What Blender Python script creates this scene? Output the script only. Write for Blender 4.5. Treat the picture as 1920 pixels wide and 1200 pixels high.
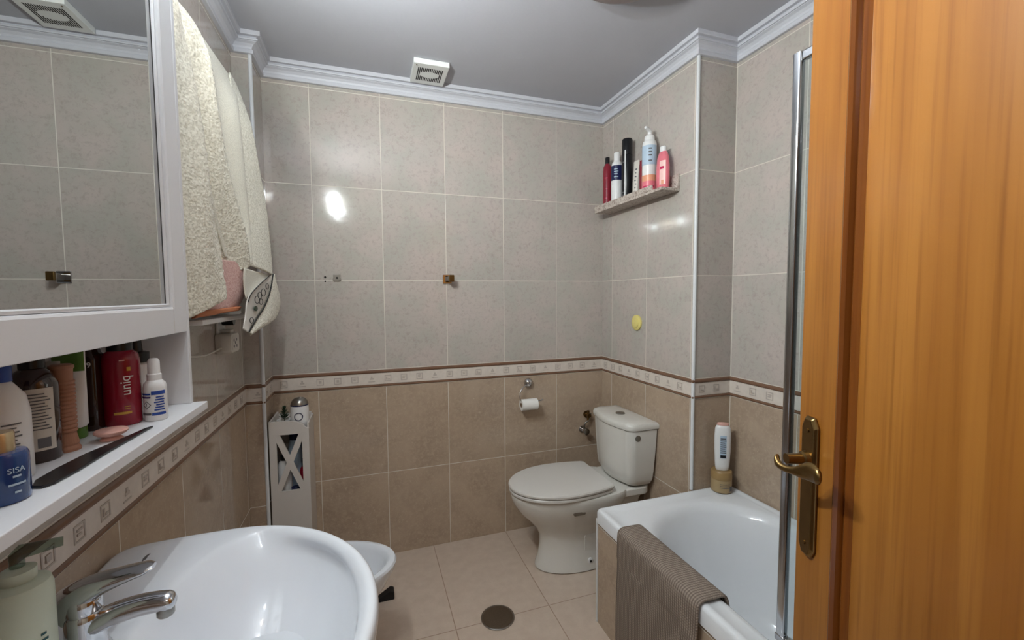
import bpy, bmesh, math, random
from mathutils import Vector, Matrix
PI = math.pi
random.seed(7)
scene = bpy.context.scene
C = scene.collection
for o in list(bpy.data.objects): bpy.data.objects.remove(o)

def lin(c):
    r = []
    for v in c[:3]:
        v = v/255.0
        r.append(v/12.92 if v <= 0.04045 else ((v+0.055)/1.055)**2.4)
    return (r[0], r[1], r[2], 1.0)

# ------------------------------------------------------------------ camera
YAW, PITCH, ROLL, FPX, CAMZ = 0.32732, -0.05813, 0.00719, 796.56, 1.3409
def make_camera():
    cy, sy = math.cos(YAW), math.sin(YAW); cp, sp = math.cos(PITCH), math.sin(PITCH)
    cr, sr = math.cos(ROLL), math.sin(ROLL)
    xv = Vector((cy, -sy, 0)); yv = Vector((sy, cy, 0)); zv = Vector((0, 0, 1))
    d = yv*cp + zv*sp; u = zv*cp - yv*sp
    right = xv*cr - u*sr; up = xv*sr + u*cr
    cam = bpy.data.cameras.new('camera'); o = bpy.data.objects.new('camera', cam); C.objects.link(o)
    cam.sensor_width = 36; cam.lens = FPX/1920*36; cam.clip_start = 0.02
    m = Matrix((right, up, -d)).transposed().to_4x4(); m.translation = Vector((0, 0, CAMZ))
    o.matrix_world = m
    scene.camera = o
make_camera()

# ------------------------------------------------------------------ world, exposure, added hall fill
w = bpy.data.worlds.new('world'); scene.world = w; w.use_nodes = True
w.node_tree.nodes['Background'].inputs[0].default_value = (0.8, 0.85, 1.0, 1)
w.node_tree.nodes['Background'].inputs[1].default_value = 0.3
vs = scene.view_settings
vs.view_transform = 'Standard'; vs.look = 'None'; vs.gamma = 1; vs.use_curve_mapping = False
vs.exposure = 2.35

LAMP_W = 5.4
HALL_FILL_W = 1.8
CEIL_W = 0.0
def area(name, loc, size, power, col, rot=(0, 0, 0)):
    l = bpy.data.lights.new(name, 'AREA'); l.shape = 'RECTANGLE'; l.size, l.size_y = size
    l.energy = power; l.color = col
    o = bpy.data.objects.new(name, l); C.objects.link(o); o.location = loc; o.rotation_euler = rot
    return o
area('hall_fill', (0.1, -0.95, 2.36), (0.9, 0.5), HALL_FILL_W, (1.0, 0.93, 0.85))  # added fill in the unseen hall, lifts the ambient light in the room
LAMPS = [(-0.225, 0.65, 2.045), (-0.225, 0.89, 2.045), (-0.225, 1.07, 2.045)]
for i, p in enumerate(LAMPS):
    l = bpy.data.lights.new('spot_bulb', 'POINT'); l.energy = LAMP_W*(0.7 if i == 1 else 1.15); l.shadow_soft_size = 0.022
    l.color = (1.0, 0.88, 0.70) if i == 1 else (0.85, 0.96, 1.0)
    o = bpy.data.objects.new('spot_bulb', l); C.objects.link(o); o.location = p

# ------------------------------------------------------------------ materials
def newmat(name):
    m = bpy.data.materials.new(name); m.use_nodes = True
    return m, m.node_tree.nodes, m.node_tree.links, m.node_tree.nodes['Principled BSDF']
def mat(name, col, rough=0.5, metal=0.0, var=0.0, scale=30.0, bump=0.0, bscale=None, coat=0.0, trans=0.0, ior=1.45, spec=0.5, emit=None):
    m, N, L, b = newmat(name)
    c = lin(col)
    b.inputs['Base Color'].default_value = c; b.inputs['Roughness'].default_value = rough
    b.inputs['Metallic'].default_value = metal; b.inputs['Coat Weight'].default_value = coat
    b.inputs['Transmission Weight'].default_value = trans; b.inputs['IOR'].default_value = ior
    b.inputs['Specular IOR Level'].default_value = spec
    tc = N.new('ShaderNodeTexCoord')
    nz = N.new('ShaderNodeTexNoise'); nz.inputs['Scale'].default_value = scale; nz.inputs['Detail'].default_value = 4
    L.new(tc.outputs['Object'], nz.inputs['Vector'])
    if var > 0:
        mx = N.new('ShaderNodeMix'); mx.data_type = 'RGBA'
        mx.inputs[6].default_value = tuple(v*(1-var) for v in c[:3])+(1,)
        mx.inputs[7].default_value = tuple(min(1, v*(1+var)) for v in c[:3])+(1,)
        L.new(nz.outputs['Fac'], mx.inputs[0]); L.new(mx.outputs[2], b.inputs['Base Color'])
    if bump > 0:
        n2 = N.new('ShaderNodeTexNoise'); n2.inputs['Scale'].default_value = bscale or scale; n2.inputs['Detail'].default_value = 3
        L.new(tc.outputs['Object'], n2.inputs['Vector'])
        bp = N.new('ShaderNodeBump'); bp.inputs['Strength'].default_value = bump; bp.inputs['Distance'].default_value = 0.003
        L.new(n2.outputs['Fac'], bp.inputs['Height']); L.new(bp.outputs[0], b.inputs['Normal'])
    if emit:
        b.inputs['Emission Color'].default_value = c; b.inputs['Emission Strength'].default_value = emit
    return m

def math_node(N, L, op, a, b=None):
    n = N.new('ShaderNodeMath'); n.operation = op
    for i, v in enumerate((a, b)):
        if v is None: continue
        if isinstance(v, (int, float)): n.inputs[i].default_value = v
        else: L.new(v, n.inputs[i])
    return n.outputs[0]
def ramp(N, L, fac, stops):
    r = N.new('ShaderNodeValToRGB'); e = r.color_ramp.elements
    e[0].position, e[0].color = stops[0]; e[1].position, e[1].color = stops[-1]
    for p, c in stops[1:-1]:
        k = e.new(p); k.color = c
    L.new(fac, r.inputs[0]); return r.outputs[0]
def mixc(N, L, f, a, b, mode='MIX'):
    m = N.new('ShaderNodeMix'); m.data_type = 'RGBA'; m.blend_type = mode
    for s, v in ((0, f), (6, a), (7, b)):
        if isinstance(v, (int, float)): m.inputs[s].default_value = v
        elif isinstance(v, tuple): m.inputs[s].default_value = v
        else: L.new(v, m.inputs[s])
    return m.outputs[2]

TW, TH = 0.316, 0.4474
ZB = 1.420                       # grout between the second and third upper rows
ZC = ZB-TH                       # top of the decorative band
ZS = ZC-0.0896                   # foot of the decorative band
def tile_material():
    m, N, L, b = newmat('wall_tiles')
    uv = N.new('ShaderNodeUVMap'); uv.uv_map = 'UVMap'
    sp = N.new('ShaderNodeSeparateXYZ'); L.new(uv.outputs[0], sp.inputs[0])
    u, v = sp.outputs[0], sp.outputs[1]
    up = math_node(N, L, 'GREATER_THAN', v, (ZC+ZS)/2)
    org = math_node(N, L, 'ADD', math_node(N, L, 'MULTIPLY', up, ZC-ZS), ZS)
    vv = math_node(N, L, 'SUBTRACT', v, org)
    du = math_node(N, L, 'PINGPONG', u, TW/2); dv = math_node(N, L, 'PINGPONG', vv, TH/2)
    d = math_node(N, L, 'MINIMUM', du, dv)
    mr = N.new('ShaderNodeMapRange'); mr.inputs[1].default_value = 0.0011; mr.inputs[2].default_value = 0.0021
    L.new(d, mr.inputs[0]); tile = mr.outputs[0]
    # per tile tint
    cu = math_node(N, L, 'FLOOR', math_node(N, L, 'DIVIDE', u, TW)); cv = math_node(N, L, 'FLOOR', math_node(N, L, 'DIVIDE', vv, TH))
    cmb = N.new('ShaderNodeCombineXYZ'); L.new(cu, cmb.inputs[0]); L.new(cv, cmb.inputs[1]); L.new(up, cmb.inputs[2])
    wn = N.new('ShaderNodeTexWhiteNoise'); L.new(cmb.outputs[0], wn.inputs['Vector'])
    geo = N.new('ShaderNodeNewGeometry')
    off = N.new('ShaderNodeVectorMath'); off.operation = 'MULTIPLY_ADD'
    L.new(wn.outputs['Color'], off.inputs[0]); off.inputs[1].default_value = (3, 3, 3); L.new(geo.outputs['Position'], off.inputs[2])
    def noise(scale, det=5, ro=0.6, dist=0.0):
        n = N.new('ShaderNodeTexNoise'); n.inputs['Scale'].default_value = scale; n.inputs['Detail'].default_value = det
        n.inputs['Roughness'].default_value = ro; n.inputs['Distortion'].default_value = dist
        L.new(off.outputs[0], n.inputs['Vector']); return n.outputs['Fac']
    big = noise(7, 3, 0.5, 0.4); med = noise(52, 8, 0.78, 0.4); fine = noise(120, 4, 0.7)
    upc = mixc(N, L, ramp(N, L, big, [(0.35, (0, 0, 0, 1)), (0.65, (1, 1, 1, 1))]), lin((186, 175, 168)), lin((176, 172, 163)))
    upc = mixc(N, L, ramp(N, L, med, [(0.50, (0, 0, 0, 1)), (0.68, (1, 1, 1, 1))]), upc, lin((164, 153, 146)))
    upc = mixc(N, L, ramp(N, L, fine, [(0.60, (0, 0, 0, 1)), (0.75, (.55, .55, .55, 1))]), upc, lin((192, 185, 175)))
    lo = mixc(N, L, ramp(N, L, big, [(0.35, (0, 0, 0, 1)), (0.65, (1, 1, 1, 1))]), lin((178, 158, 138)), lin((164, 144, 126)))
    lo = mixc(N, L, ramp(N, L, med, [(0.45, (0, 0, 0, 1)), (0.62, (1, 1, 1, 1))]), lo, lin((182, 162, 140)))
    lo = mixc(N, L, ramp(N, L, fine, [(0.60, (0, 0, 0, 1)), (0.72, (.7, .7, .7, 1))]), lo, lin((206, 190, 166)))
    col = mixc(N, L, up, lo, upc)
    tint = math_node(N, L, 'ADD', math_node(N, L, 'MULTIPLY', wn.outputs['Value'], 0.08), 0.96)
    tc = N.new('ShaderNodeCombineColor'); 
    for i in range(3): L.new(tint, tc.inputs[i])
    col = mixc(N, L, 1.0, col, tc.outputs[0], 'MULTIPLY')
    col = mixc(N, L, tile, lin((214, 208, 196)), col)
    L.new(col, b.inputs['Base Color'])
    b.inputs['Coat Weight'].default_value = 0.0
    rg = math_node(N, L, 'SUBTRACT', 0.6, math_node(N, L, 'MULTIPLY', tile, 0.51)); L.new(rg, b.inputs['Roughness'])
    h = math_node(N, L, 'ADD', math_node(N, L, 'MULTIPLY', tile, 1.0), math_node(N, L, 'MULTIPLY', big, 0.9))
    bp = N.new('ShaderNodeBump'); bp.inputs['Strength'].default_value = 0.35; bp.inputs['Distance'].default_value = 0.0016
    L.new(h, bp.inputs['Height']); L.new(bp.outputs[0], b.inputs['Normal'])
    return m
def floor_material():
    m, N, L, b = newmat('floor_tiles')
    geo = N.new('ShaderNodeNewGeometry'); sp = N.new('ShaderNodeSeparateXYZ'); L.new(geo.outputs['Position'], sp.inputs[0])
    x = math_node(N, L, 'SUBTRACT', sp.outputs[0], 0.304); y = math_node(N, L, 'SUBTRACT', sp.outputs[1], 1.622)
    d = math_node(N, L, 'MINIMUM', math_node(N, L, 'PINGPONG', x, 0.203), math_node(N, L, 'PINGPONG', y, 0.306))
    mr = N.new('ShaderNodeMapRange'); mr.inputs[1].default_value = 0.0011; mr.inputs[2].default_value = 0.0022; L.new(d, mr.inputs[0])
    n = N.new('ShaderNodeTexNoise'); n.inputs['Scale'].default_value = 22; n.inputs['Detail'].default_value = 6; L.new(geo.outputs['Position'], n.inputs['Vector'])
    n2 = N.new('ShaderNodeTexNoise'); n2.inputs['Scale'].default_value = 260; n2.inputs['Detail'].default_value = 2; L.new(geo.outputs['Position'], n2.inputs['Vector'])
    c = mixc(N, L, ramp(N, L, n.outputs['Fac'], [(0.35, (0, 0, 0, 1)), (0.65, (1, 1, 1, 1))]), lin((196, 178, 162)), lin((204, 187, 171)))
    c = mixc(N, L, ramp(N, L, n2.outputs['Fac'], [(0.55, (0, 0, 0, 1)), (0.75, (.5, .5, .5, 1))]), c, lin((184, 166, 150)))
    c = mixc(N, L, mr.outputs[0], lin((158, 132, 112)), c)
    L.new(c, b.inputs['Base Color']); b.inputs['Roughness'].default_value = 0.33
    bp = N.new('ShaderNodeBump'); bp.inputs['Strength'].default_value = 0.4; bp.inputs['Distance'].default_value = 0.001
    L.new(mr.outputs[0], bp.inputs['Height']); L.new(bp.outputs[0], b.inputs['Normal'])
    return m
def wood_material(name, c1, c2, c3, dirscale=(26, 26, 1.1), rough=0.32):
    m, N, L, b = newmat(name)
    tc = N.new('ShaderNodeTexCoord'); mp = N.new('ShaderNodeMapping'); L.new(tc.outputs['Object'], mp.inputs[0]); mp.inputs['Scale'].default_value = dirscale
    n = N.new('ShaderNodeTexNoise'); n.inputs['Scale'].default_value = 1.0; n.inputs['Detail'].default_value = 5; n.inputs['Distortion'].default_value = 0.5
    L.new(mp.outputs[0], n.inputs['Vector'])
    mp2 = N.new('ShaderNodeMapping'); L.new(tc.outputs['Object'], mp2.inputs[0]); mp2.inputs['Scale'].default_value = tuple(v*s for v, s in zip(dirscale, (5, 5, 2.5)))
    n2 = N.new('ShaderNodeTexNoise'); n2.inputs['Scale'].default_value = 1.0; n2.inputs['Detail'].default_value = 3; L.new(mp2.outputs[0], n2.inputs['Vector'])
    col = mixc(N, L, ramp(N, L, n.outputs['Fac'], [(0.32, (0, 0, 0, 1)), (0.68, (1, 1, 1, 1))]), lin(c1), lin(c2))
    col = mixc(N, L, ramp(N, L, n2.outputs['Fac'], [(0.5, (0, 0, 0, 1)), (0.72, (.7, .7, .7, 1))]), col, lin(c3))
    L.new(col, b.inputs['Base Color']); b.inputs['Roughness'].default_value = rough
    bp = N.new('ShaderNodeBump'); bp.inputs['Strength'].default_value = 0.08; bp.inputs['Distance'].default_value = 0.001
    L.new(n2.outputs['Fac'], bp.inputs['Height']); L.new(bp.outputs[0], b.inputs['Normal'])
    return m
def terry_material(name, c1, c2, scale=330, strength=0.9):
    m, N, L, b = newmat(name)
    tc = N.new('ShaderNodeTexCoord')
    n = N.new('ShaderNodeTexNoise'); n.inputs['Scale'].default_value = scale; n.inputs['Detail'].default_value = 2; L.new(tc.outputs['Object'], n.inputs['Vector'])
    n3 = N.new('ShaderNodeTexNoise'); n3.inputs['Scale'].default_value = 9; L.new(tc.outputs['Object'], n3.inputs['Vector'])
    col = mixc(N, L, ramp(N, L, n.outputs['Fac'], [(0.35, (0, 0, 0, 1)), (0.62, (1, 1, 1, 1))]), lin(c1), lin(c2))
    L.new(col, b.inputs['Base Color']); b.inputs['Roughness'].default_value = 0.95; b.inputs['Specular IOR Level'].default_value = 0.1
    b.inputs['Sheen Weight'].default_value = 0.2
    bp = N.new('ShaderNodeBump'); bp.inputs['Strength'].default_value = strength; bp.inputs['Distance'].default_value = 0.003
    L.new(n.outputs['Fac'], bp.inputs['Height']); L.new(bp.outputs[0], b.inputs['Normal'])
    return m
def rib_material(name, c1, c2):
    m, N, L, b = newmat(name)
    tc = N.new('ShaderNodeTexCoord'); mp = N.new('ShaderNodeMapping'); L.new(tc.outputs['UV'], mp.inputs[0])
    sp = N.new('ShaderNodeSeparateXYZ'); L.new(mp.outputs[0], sp.inputs[0])
    a = math_node(N, L, 'PINGPONG', sp.outputs[0], 0.0042); c = math_node(N, L, 'PINGPONG', sp.outputs[1], 0.0042)
    h = math_node(N, L, 'MULTIPLY', math_node(N, L, 'SUBTRACT', 0.0042, a), math_node(N, L, 'ADD', math_node(N, L, 'MULTIPLY', c, 0.55), 0.0018))
    h = math_node(N, L, 'MULTIPLY', h, 58000.0)
    n = N.new('ShaderNodeTexNoise'); n.inputs['Scale'].default_value = 400; L.new(tc.outputs['Object'], n.inputs['Vector'])
    h2 = math_node(N, L, 'ADD', h, math_node(N, L, 'MULTIPLY', n.outputs['Fac'], 0.35))
    col = mixc(N, L, ramp(N, L, h2, [(0.1, (0, 0, 0, 1)), (0.8, (1, 1, 1, 1))]), lin(c1), lin(c2))
    L.new(col, b.inputs['Base Color']); b.inputs['Roughness'].default_value = 0.95; b.inputs['Specular IOR Level'].default_value = 0.1
    bp = N.new('ShaderNodeBump'); bp.inputs['Strength'].default_value = 1.0; bp.inputs['Distance'].default_value = 0.0025
    L.new(h2, bp.inputs['Height']); L.new(bp.outputs[0], b.inputs['Normal'])
    return m
def marble_material():
    m, N, L, b = newmat('speckled_stone')
    tc = N.new('ShaderNodeTexCoord')
    n = N.new('ShaderNodeTexNoise'); n.inputs['Scale'].default_value = 70; n.inputs['Detail'].default_value = 6; n.inputs['Distortion'].default_value = 1.5; L.new(tc.outputs['Object'], n.inputs['Vector'])
    col = ramp(N, L, n.outputs['Fac'], [(0.30, lin((112, 98, 92))), (0.45, lin((168, 152, 142))), (0.55, lin((205, 196, 186))), (0.72, lin((160, 145, 140)))])
    L.new(col, b.inputs['Base Color']); b.inputs['Roughness'].default_value = 0.5
    return m
def glass_material(name, tint, rough=0.0):
    m, N, L, b = newmat(name)
    N.remove(b); out = N['Material Output']
    t = N.new('ShaderNodeBsdfTransparent'); t.inputs[0].default_value = lin(tint)
    g = N.new('ShaderNodeBsdfGlossy'); g.inputs['Roughness'].default_value = rough
    f = N.new('ShaderNodeFresnel'); f.inputs[0].default_value = 1.45
    gb = N.new('ShaderNodeNewGeometry'); ff = math_node(N, L, 'MULTIPLY', f.outputs[0], math_node(N, L, 'SUBTRACT', 1.0, gb.outputs['Backfacing']))
    mx = N.new('ShaderNodeMixShader'); L.new(ff, mx.inputs[0]); L.new(t.outputs[0], mx.inputs[1]); L.new(g.outputs[0], mx.inputs[2])
    L.new(mx.outputs[0], out.inputs[0]); return m

M = dict(
    tiles=tile_material(), floor=floor_material(),
    ceiling=mat('ceiling_paint', (180, 181, 188), 0.85, var=0.02, scale=6, bump=0.1, bscale=60),
    crown=mat('white_moulding', (200, 201, 208), 0.45, var=0.01),
    pvc=mat('white_corner_strip', (218, 220, 222), 0.35),
    band=mat('cream_stone_band', (212, 202, 192), 0.4, var=0.12, scale=55, bump=0.25),
    motif=mat('grey_stone_motif', (180, 169, 160), 0.4, var=0.15, scale=120),
    pencil=mat('brown_pencil_tile', (118, 88, 70), 0.25, var=0.25, scale=18),
    ceramic=mat('white_ceramic', (224, 229, 236), 0.07, var=0.01, coat=0.3),
    ceramic_warm=mat('toilet_ceramic', (214, 212, 206), 0.09, var=0.01, coat=0.3),
    seat_plastic=mat('toilet_lid_plastic', (208, 205, 200), 0.3, var=0.01),
    enamel=mat('bath_enamel', (224, 227, 231), 0.10, var=0.01, coat=0.2),
    chrome=mat('chrome', (205, 205, 208), 0.09, 1.0),
    steel=mat('brushed_steel', (150, 146, 140), 0.28, 1.0),
    drainm=mat('drain_metal', (128, 118, 106), 0.38, 1.0, var=0.15, scale=300, bump=0.3),
    brass=mat('antique_brass', (128, 104, 66), 0.3, 1.0, var=0.15, scale=40),
    alu=mat('polished_aluminium', (190, 192, 196), 0.16, 1.0),
    whitewood=mat('white_lacquer', (222, 223, 226), 0.38, var=0.01),
    greypaint=mat('white_matt_board', (206, 200, 194), 0.55, var=0.02),
    mirror=mat('mirror_silver', (186, 187, 186), 0.0, 1.0),
    white=mat('white_plastic', (228, 228, 228), 0.3),
    offwhite=mat('offwhite_plastic', (205, 200, 192), 0.35),
    black=mat('black_plastic', (18, 18, 22), 0.3),
    blackgloss=mat('black_gloss', (14, 14, 18), 0.12),
    navy=mat('navy_label', (28, 34, 74), 0.35),
    blue=mat('blue_print', (40, 72, 150), 0.35),
    deepblue=mat('blue_glass_bottle', (18, 56, 112), 0.1, coat=0.5),
    red=mat('crimson_bottle', (138, 12, 38), 0.22, coat=0.2),
    darkred=mat('dark_red_bottle', (132, 32, 48), 0.18, coat=0.3),
    gold=mat('gold_print', (196, 152, 66), 0.35),
    goldjar=mat('gold_cream_jar', (166, 144, 108), 0.3, var=0.06),
    goldlid=mat('gold_jar_lid', (156, 128, 86), 0.3),
    goldcap=mat('pale_gold_cap', (196, 176, 140), 0.25, 0.7),
    pink=mat('pink_bottle', (224, 120, 132), 0.3),
    palepink=mat('pale_pink_print', (238, 196, 190), 0.35),
    magenta=mat('magenta_print', (196, 34, 86), 0.35),
    peach=mat('peach_print', (226, 158, 126), 0.35),
    paleblue=mat('pale_blue_print', (176, 196, 214), 0.35),
    green=mat('green_print', (78, 116, 44), 0.35),
    darkglass=mat('brown_glass', (46, 26, 18), 0.1, coat=0.4),
    terracotta=mat('terracotta_rubber', (158, 112, 88), 0.55, var=0.06),
    dustypink=mat('dusty_pink_plastic', (216, 168, 156), 0.35),
    greytext=mat('grey_print', (96, 96, 100), 0.5),
    purple=mat('purple_print', (52, 34, 92), 0.35),
    yellow=mat('yellow_plastic', (222, 208, 128), 0.3, var=0.05),
    paper=mat('toilet_paper', (232, 230, 226), 0.9, bump=0.2, bscale=200),
    cardboard=mat('cardboard', (120, 96, 74), 0.8),
    frosted=mat('frosted_green_plastic', (222, 232, 214), 0.45, trans=0.25, var=0.05),
    tealtext=mat('teal_print', (24, 74, 78), 0.4),
    darkhole=mat('dark_void', (22, 18, 16), 0.7),
    rubber=mat('black_rubber', (18, 18, 20), 0.5),
    leaf=mat('dark_green_leaf', (32, 58, 36), 0.5, var=0.3, scale=60),
    ventw=mat('vent_white', (226, 228, 226), 0.45),
    lampglass=mat('opal_lamp_glass', (150, 134, 128), 0.35),
    flush=mat('grey_button', (128, 124, 116), 0.3, 0.6),
    glass=glass_material('clear_shower_glass', (240, 245, 246)), clearplastic=glass_material('clear_pump_plastic', (196, 206, 196), 0.2),
    plaster=mat('hall_plaster', (205, 196, 182), 0.8),
    bead=mat('grey_seal', (110, 100, 88), 0.7),
)
M['door'] = wood_material('orange_pine', (134, 82, 27), (154, 101, 40), (116, 67, 19), (24, 24, 1.0), 0.3)
M['doordark'] = wood_material('orange_pine_moulding', (112, 62, 20), (134, 78, 27), (98, 50, 14), (20, 20, 1.2), 0.25)
M['towel'] = terry_material('cream_terry', (204, 199, 182), (240, 237, 223), 170, 1.0)
M['towelback'] = terry_material('cream_towel_back', (200, 196, 182), (226, 222, 208), 420, 0.5)
M['pinkcloth'] = terry_material('pink_fleece', (186, 142, 134), (208, 172, 164), 200, 0.4)
M['orangetrim'] = mat('orange_hem', (196, 126, 88), 0.8)
M['mat'] = rib_material('ribbed_taupe_cotton', (98, 86, 78), (158, 144, 132))
M['marble'] = marble_material()

# ------------------------------------------------------------------ mesh helpers
def nb(): return bmesh.new()
def objm(name, me, m, parent=None, smooth=True, bevel=0.0, seg=2, sub=0, loc=None, rot=None, angle=35):
    if m: me.materials.append(M[m] if isinstance(m, str) else m)
    o = bpy.data.objects.new(name, me); C.objects.link(o)
    if parent: o.parent = parent
    if loc: o.location = loc
    if rot: o.rotation_euler = rot
    if smooth:
        me.shade_smooth() if hasattr(me, 'shade_smooth') else None
        for p in me.polygons: p.use_smooth = True
    if bevel > 0:
        bv = o.modifiers.new('bevel', 'BEVEL'); bv.width = bevel; bv.segments = seg; bv.limit_method = 'ANGLE'; bv.angle_limit = math.radians(angle)
        bv.harden_normals = False
    if sub:
        s = o.modifiers.new('sub', 'SUBSURF'); s.levels = sub; s.render_levels = sub
    if smooth and not sub:
        try:
            me.set_sharp_from_angle(angle=math.radians(40))
        except Exception: pass
    return o
def fin(bm):
    bmesh.ops.recalc_face_normals(bm, faces=bm.faces[:]); return bm
def obj(name, bm, m, parent=None, smooth=True, bevel=0.0, seg=2, sub=0, loc=None, rot=None, angle=35, recalc=True):
    me = bpy.data.meshes.new(name)
    if recalc: fin(bm)
    bm.to_mesh(me); bm.free()
    return objm(name, me, m, parent, smooth, bevel, seg, sub, loc, rot, angle)
def box(bm, x0, x1, y0, y1, z0, z1):
    vs = [bm.verts.new(p) for p in ((x0, y0, z0), (x1, y0, z0), (x1, y1, z0), (x0, y1, z0), (x0, y0, z1), (x1, y0, z1), (x1, y1, z1), (x0, y1, z1))]
    for f in ((0, 3, 2, 1), (4, 5, 6, 7), (0, 1, 5, 4), (1, 2, 6, 5), (2, 3, 7, 6), (3, 0, 4, 7)): bm.faces.new([vs[i] for i in f])
    return vs
def bx(*a):
    bm = nb(); box(bm, *a); return bm
def loft(bm, rings, cap0=True, cap1=True, close=True):
    R = [[bm.verts.new(p) for p in r] for r in rings]
    for a, b in zip(R, R[1:]):
        n = len(a)
        for i in range(n if close else n-1):
            j = (i+1) % n; bm.faces.new((a[i], a[j], b[j], b[i]))
    if cap0: bm.faces.new(R[0][::-1])
    if cap1: bm.faces.new(R[-1])
    return R
def lathe(bm, prof, n=32, cx=0, cy=0, sx=1.0, sy=1.0, cap=True):
    rings = []
    for r, z in prof: rings.append([(cx+max(r, 1e-4)*sx*math.cos(2*PI*i/n), cy+max(r, 1e-4)*sy*math.sin(2*PI*i/n), z) for i in range(n)])
    return loft(bm, rings, cap, cap)
def lt(prof, n=32, **k):
    bm = nb(); lathe(bm, prof, n, **k); return bm
def tube(bm, pts, r, n=12, cap=True):
    pts = [Vector(p) for p in pts]; rings = []
    rr = r if isinstance(r, (list, tuple)) else [r]*len(pts)
    prev = None
    for i, p in enumerate(pts):
        if i == 0: t = pts[1]-p
        elif i == len(pts)-1: t = p-pts[i-1]
        else: t = (pts[i+1]-p).normalized()+(p-pts[i-1]).normalized()
        t.normalize()
        if prev is None:
            a = Vector((0, 0, 1)) if abs(t.z) < 0.9 else Vector((1, 0, 0)); nrm = t.cross(a).normalized()
        else:
            nrm = (prev-t*prev.dot(t)).normalized()
        prev = nrm; bn = t.cross(nrm)
        rings.append([p+(nrm*math.cos(2*PI*k/n)+bn*math.sin(2*PI*k/n))*rr[i] for k in range(n)])
    return loft(bm, rings, cap, cap)
def tb(pts, r, n=12):
    bm = nb(); tube(bm, pts, r, n); return bm
def bez(p0, p1, p2, p3, n=12):
    out = []
    for i in range(n+1):
        t = i/n; a = (1-t)**3; b = 3*t*(1-t)**2; c = 3*t*t*(1-t); d = t**3
        out.append(tuple(a*p0[k]+b*p1[k]+c*p2[k]+d*p3[k] for k in range(3)))
    return out
def prism(bm, pts2, t0, t1, f):
    """pts2 outline in 2D, f(u,v,t)->xyz"""
    a = [bm.verts.new(f(u, v, t0)) for u, v in pts2]; b = [bm.verts.new(f(u, v, t1)) for u, v in pts2]
    n = len(a)
    bm.faces.new(a[::-1]); bm.faces.new(b)
    for i in range(n): bm.faces.new((a[i], a[(i+1) % n], b[(i+1) % n], b[i]))
def rrect(x0, x1, y0, y1, r, n=6):
    out = []
    for cx, cy, a0 in ((x1-r, y1-r, 0), (x0+r, y1-r, 90), (x0+r, y0+r, 180), (x1-r, y0+r, 270)):
        for i in range(n+1):
            a = math.radians(a0+90*i/n); out.append((cx+r*math.cos(a), cy+r*math.sin(a)))
    return out
def thing(name, label, cat, loc=(0, 0, 0), rotz=0, group=None, kind=None):
    o = bpy.data.objects.new(name, None); C.objects.link(o); o.location = loc; o.rotation_euler = (0, 0, rotz)
    o.empty_display_size = 0.05
    if label: o['label'] = label
    if cat: o['category'] = cat
    if group: o['group'] = group
    if kind: o['kind'] = kind
    return o
def tag(o, label, cat, group=None):
    o['label'] = label; o['category'] = cat
    if group: o['group'] = group
    return o
def struct(o):
    o['kind'] = 'structure'; return o
def text(name, s, size, m, parent, loc, rot=(0, 0, 0), cyl=0.0, extrude=0.0003, sx=1.0):
    cu = bpy.data.curves.new('t', 'FONT'); cu.body = s; cu.size = size; cu.align_x = 'CENTER'; cu.align_y = 'CENTER'; cu.extrude = extrude
    to = bpy.data.objects.new('t', cu); C.objects.link(to)
    dg = bpy.context.evaluated_depsgraph_get(); dg.update()
    me = bpy.data.meshes.new_from_object(to.evaluated_get(dg)); bpy.data.objects.remove(to)
    me.name = name
    for v in me.vertices:
        v.co.x *= sx
    o = objm(name, me, m, parent, smooth=False)
    if cyl:   # wrap on a vertical cylinder of radius |cyl| around local z; text plane x->angle, y->z ; front faces -y
        r = abs(cyl)
        ang0 = rot[2]
        for v in me.vertices:
            a = v.co.x/r + ang0
            d = v.co.z + r + 0.0006
            h = v.co.y
            v.co = (loc[0]+d*math.sin(a), loc[1]-d*math.cos(a), loc[2]+h)
    else:
        o.location = loc; o.rotation_euler = rot
    return o
def vtext(name, s, size, m, parent, loc, r, ang, down=False):
    """text running vertically on a cylinder surface"""
    cu = bpy.data.curves.new('t', 'FONT'); cu.body = s; cu.size = size; cu.align_x = 'CENTER'; cu.align_y = 'CENTER'; cu.extrude = 0.0003
    to = bpy.data.objects.new('t', cu); C.objects.link(to)
    dg = bpy.context.evaluated_depsgraph_get(); dg.update()
    me = bpy.data.meshes.new_from_object(to.evaluated_get(dg)); bpy.data.objects.remove(to)
    me.name = name
    s_ = -1 if down else 1   # reads upwards unless down
    for v in me.vertices:
        x, y, z = v.co
        a = ang - (y*s_)/r; d = r+0.0006+z
        v.co = (loc[0]+d*math.sin(a), loc[1]-d*math.cos(a), loc[2]+x*s_)
    return objm(name, me, m, parent, smooth=False)
def patch(bm, r, a0, a1, z0, z1, t=0.0006, n=14, cx=0, cy=0, sx=1.0, sy=1.0):
    """curved label on a cylinder; angle 0 faces -y, positive turns to +x"""
    f = lambda a, d: (cx+d*sx*math.sin(a), cy-d*sy*math.cos(a))
    rows = []
    for i in range(n+1):
        a = a0+(a1-a0)*i/n
        p, q = f(a, r+0.0001), f(a, r+t)
        rows.append([(p[0], p[1], z0), (q[0], q[1], z0), (q[0], q[1], z1), (p[0], p[1], z1)])
    loft(bm, rows)
def lab(name, m, parent, *a, **k):
    bm = nb(); patch(bm, *a, **k); return obj(name, bm, m, parent, smooth=False)

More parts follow.
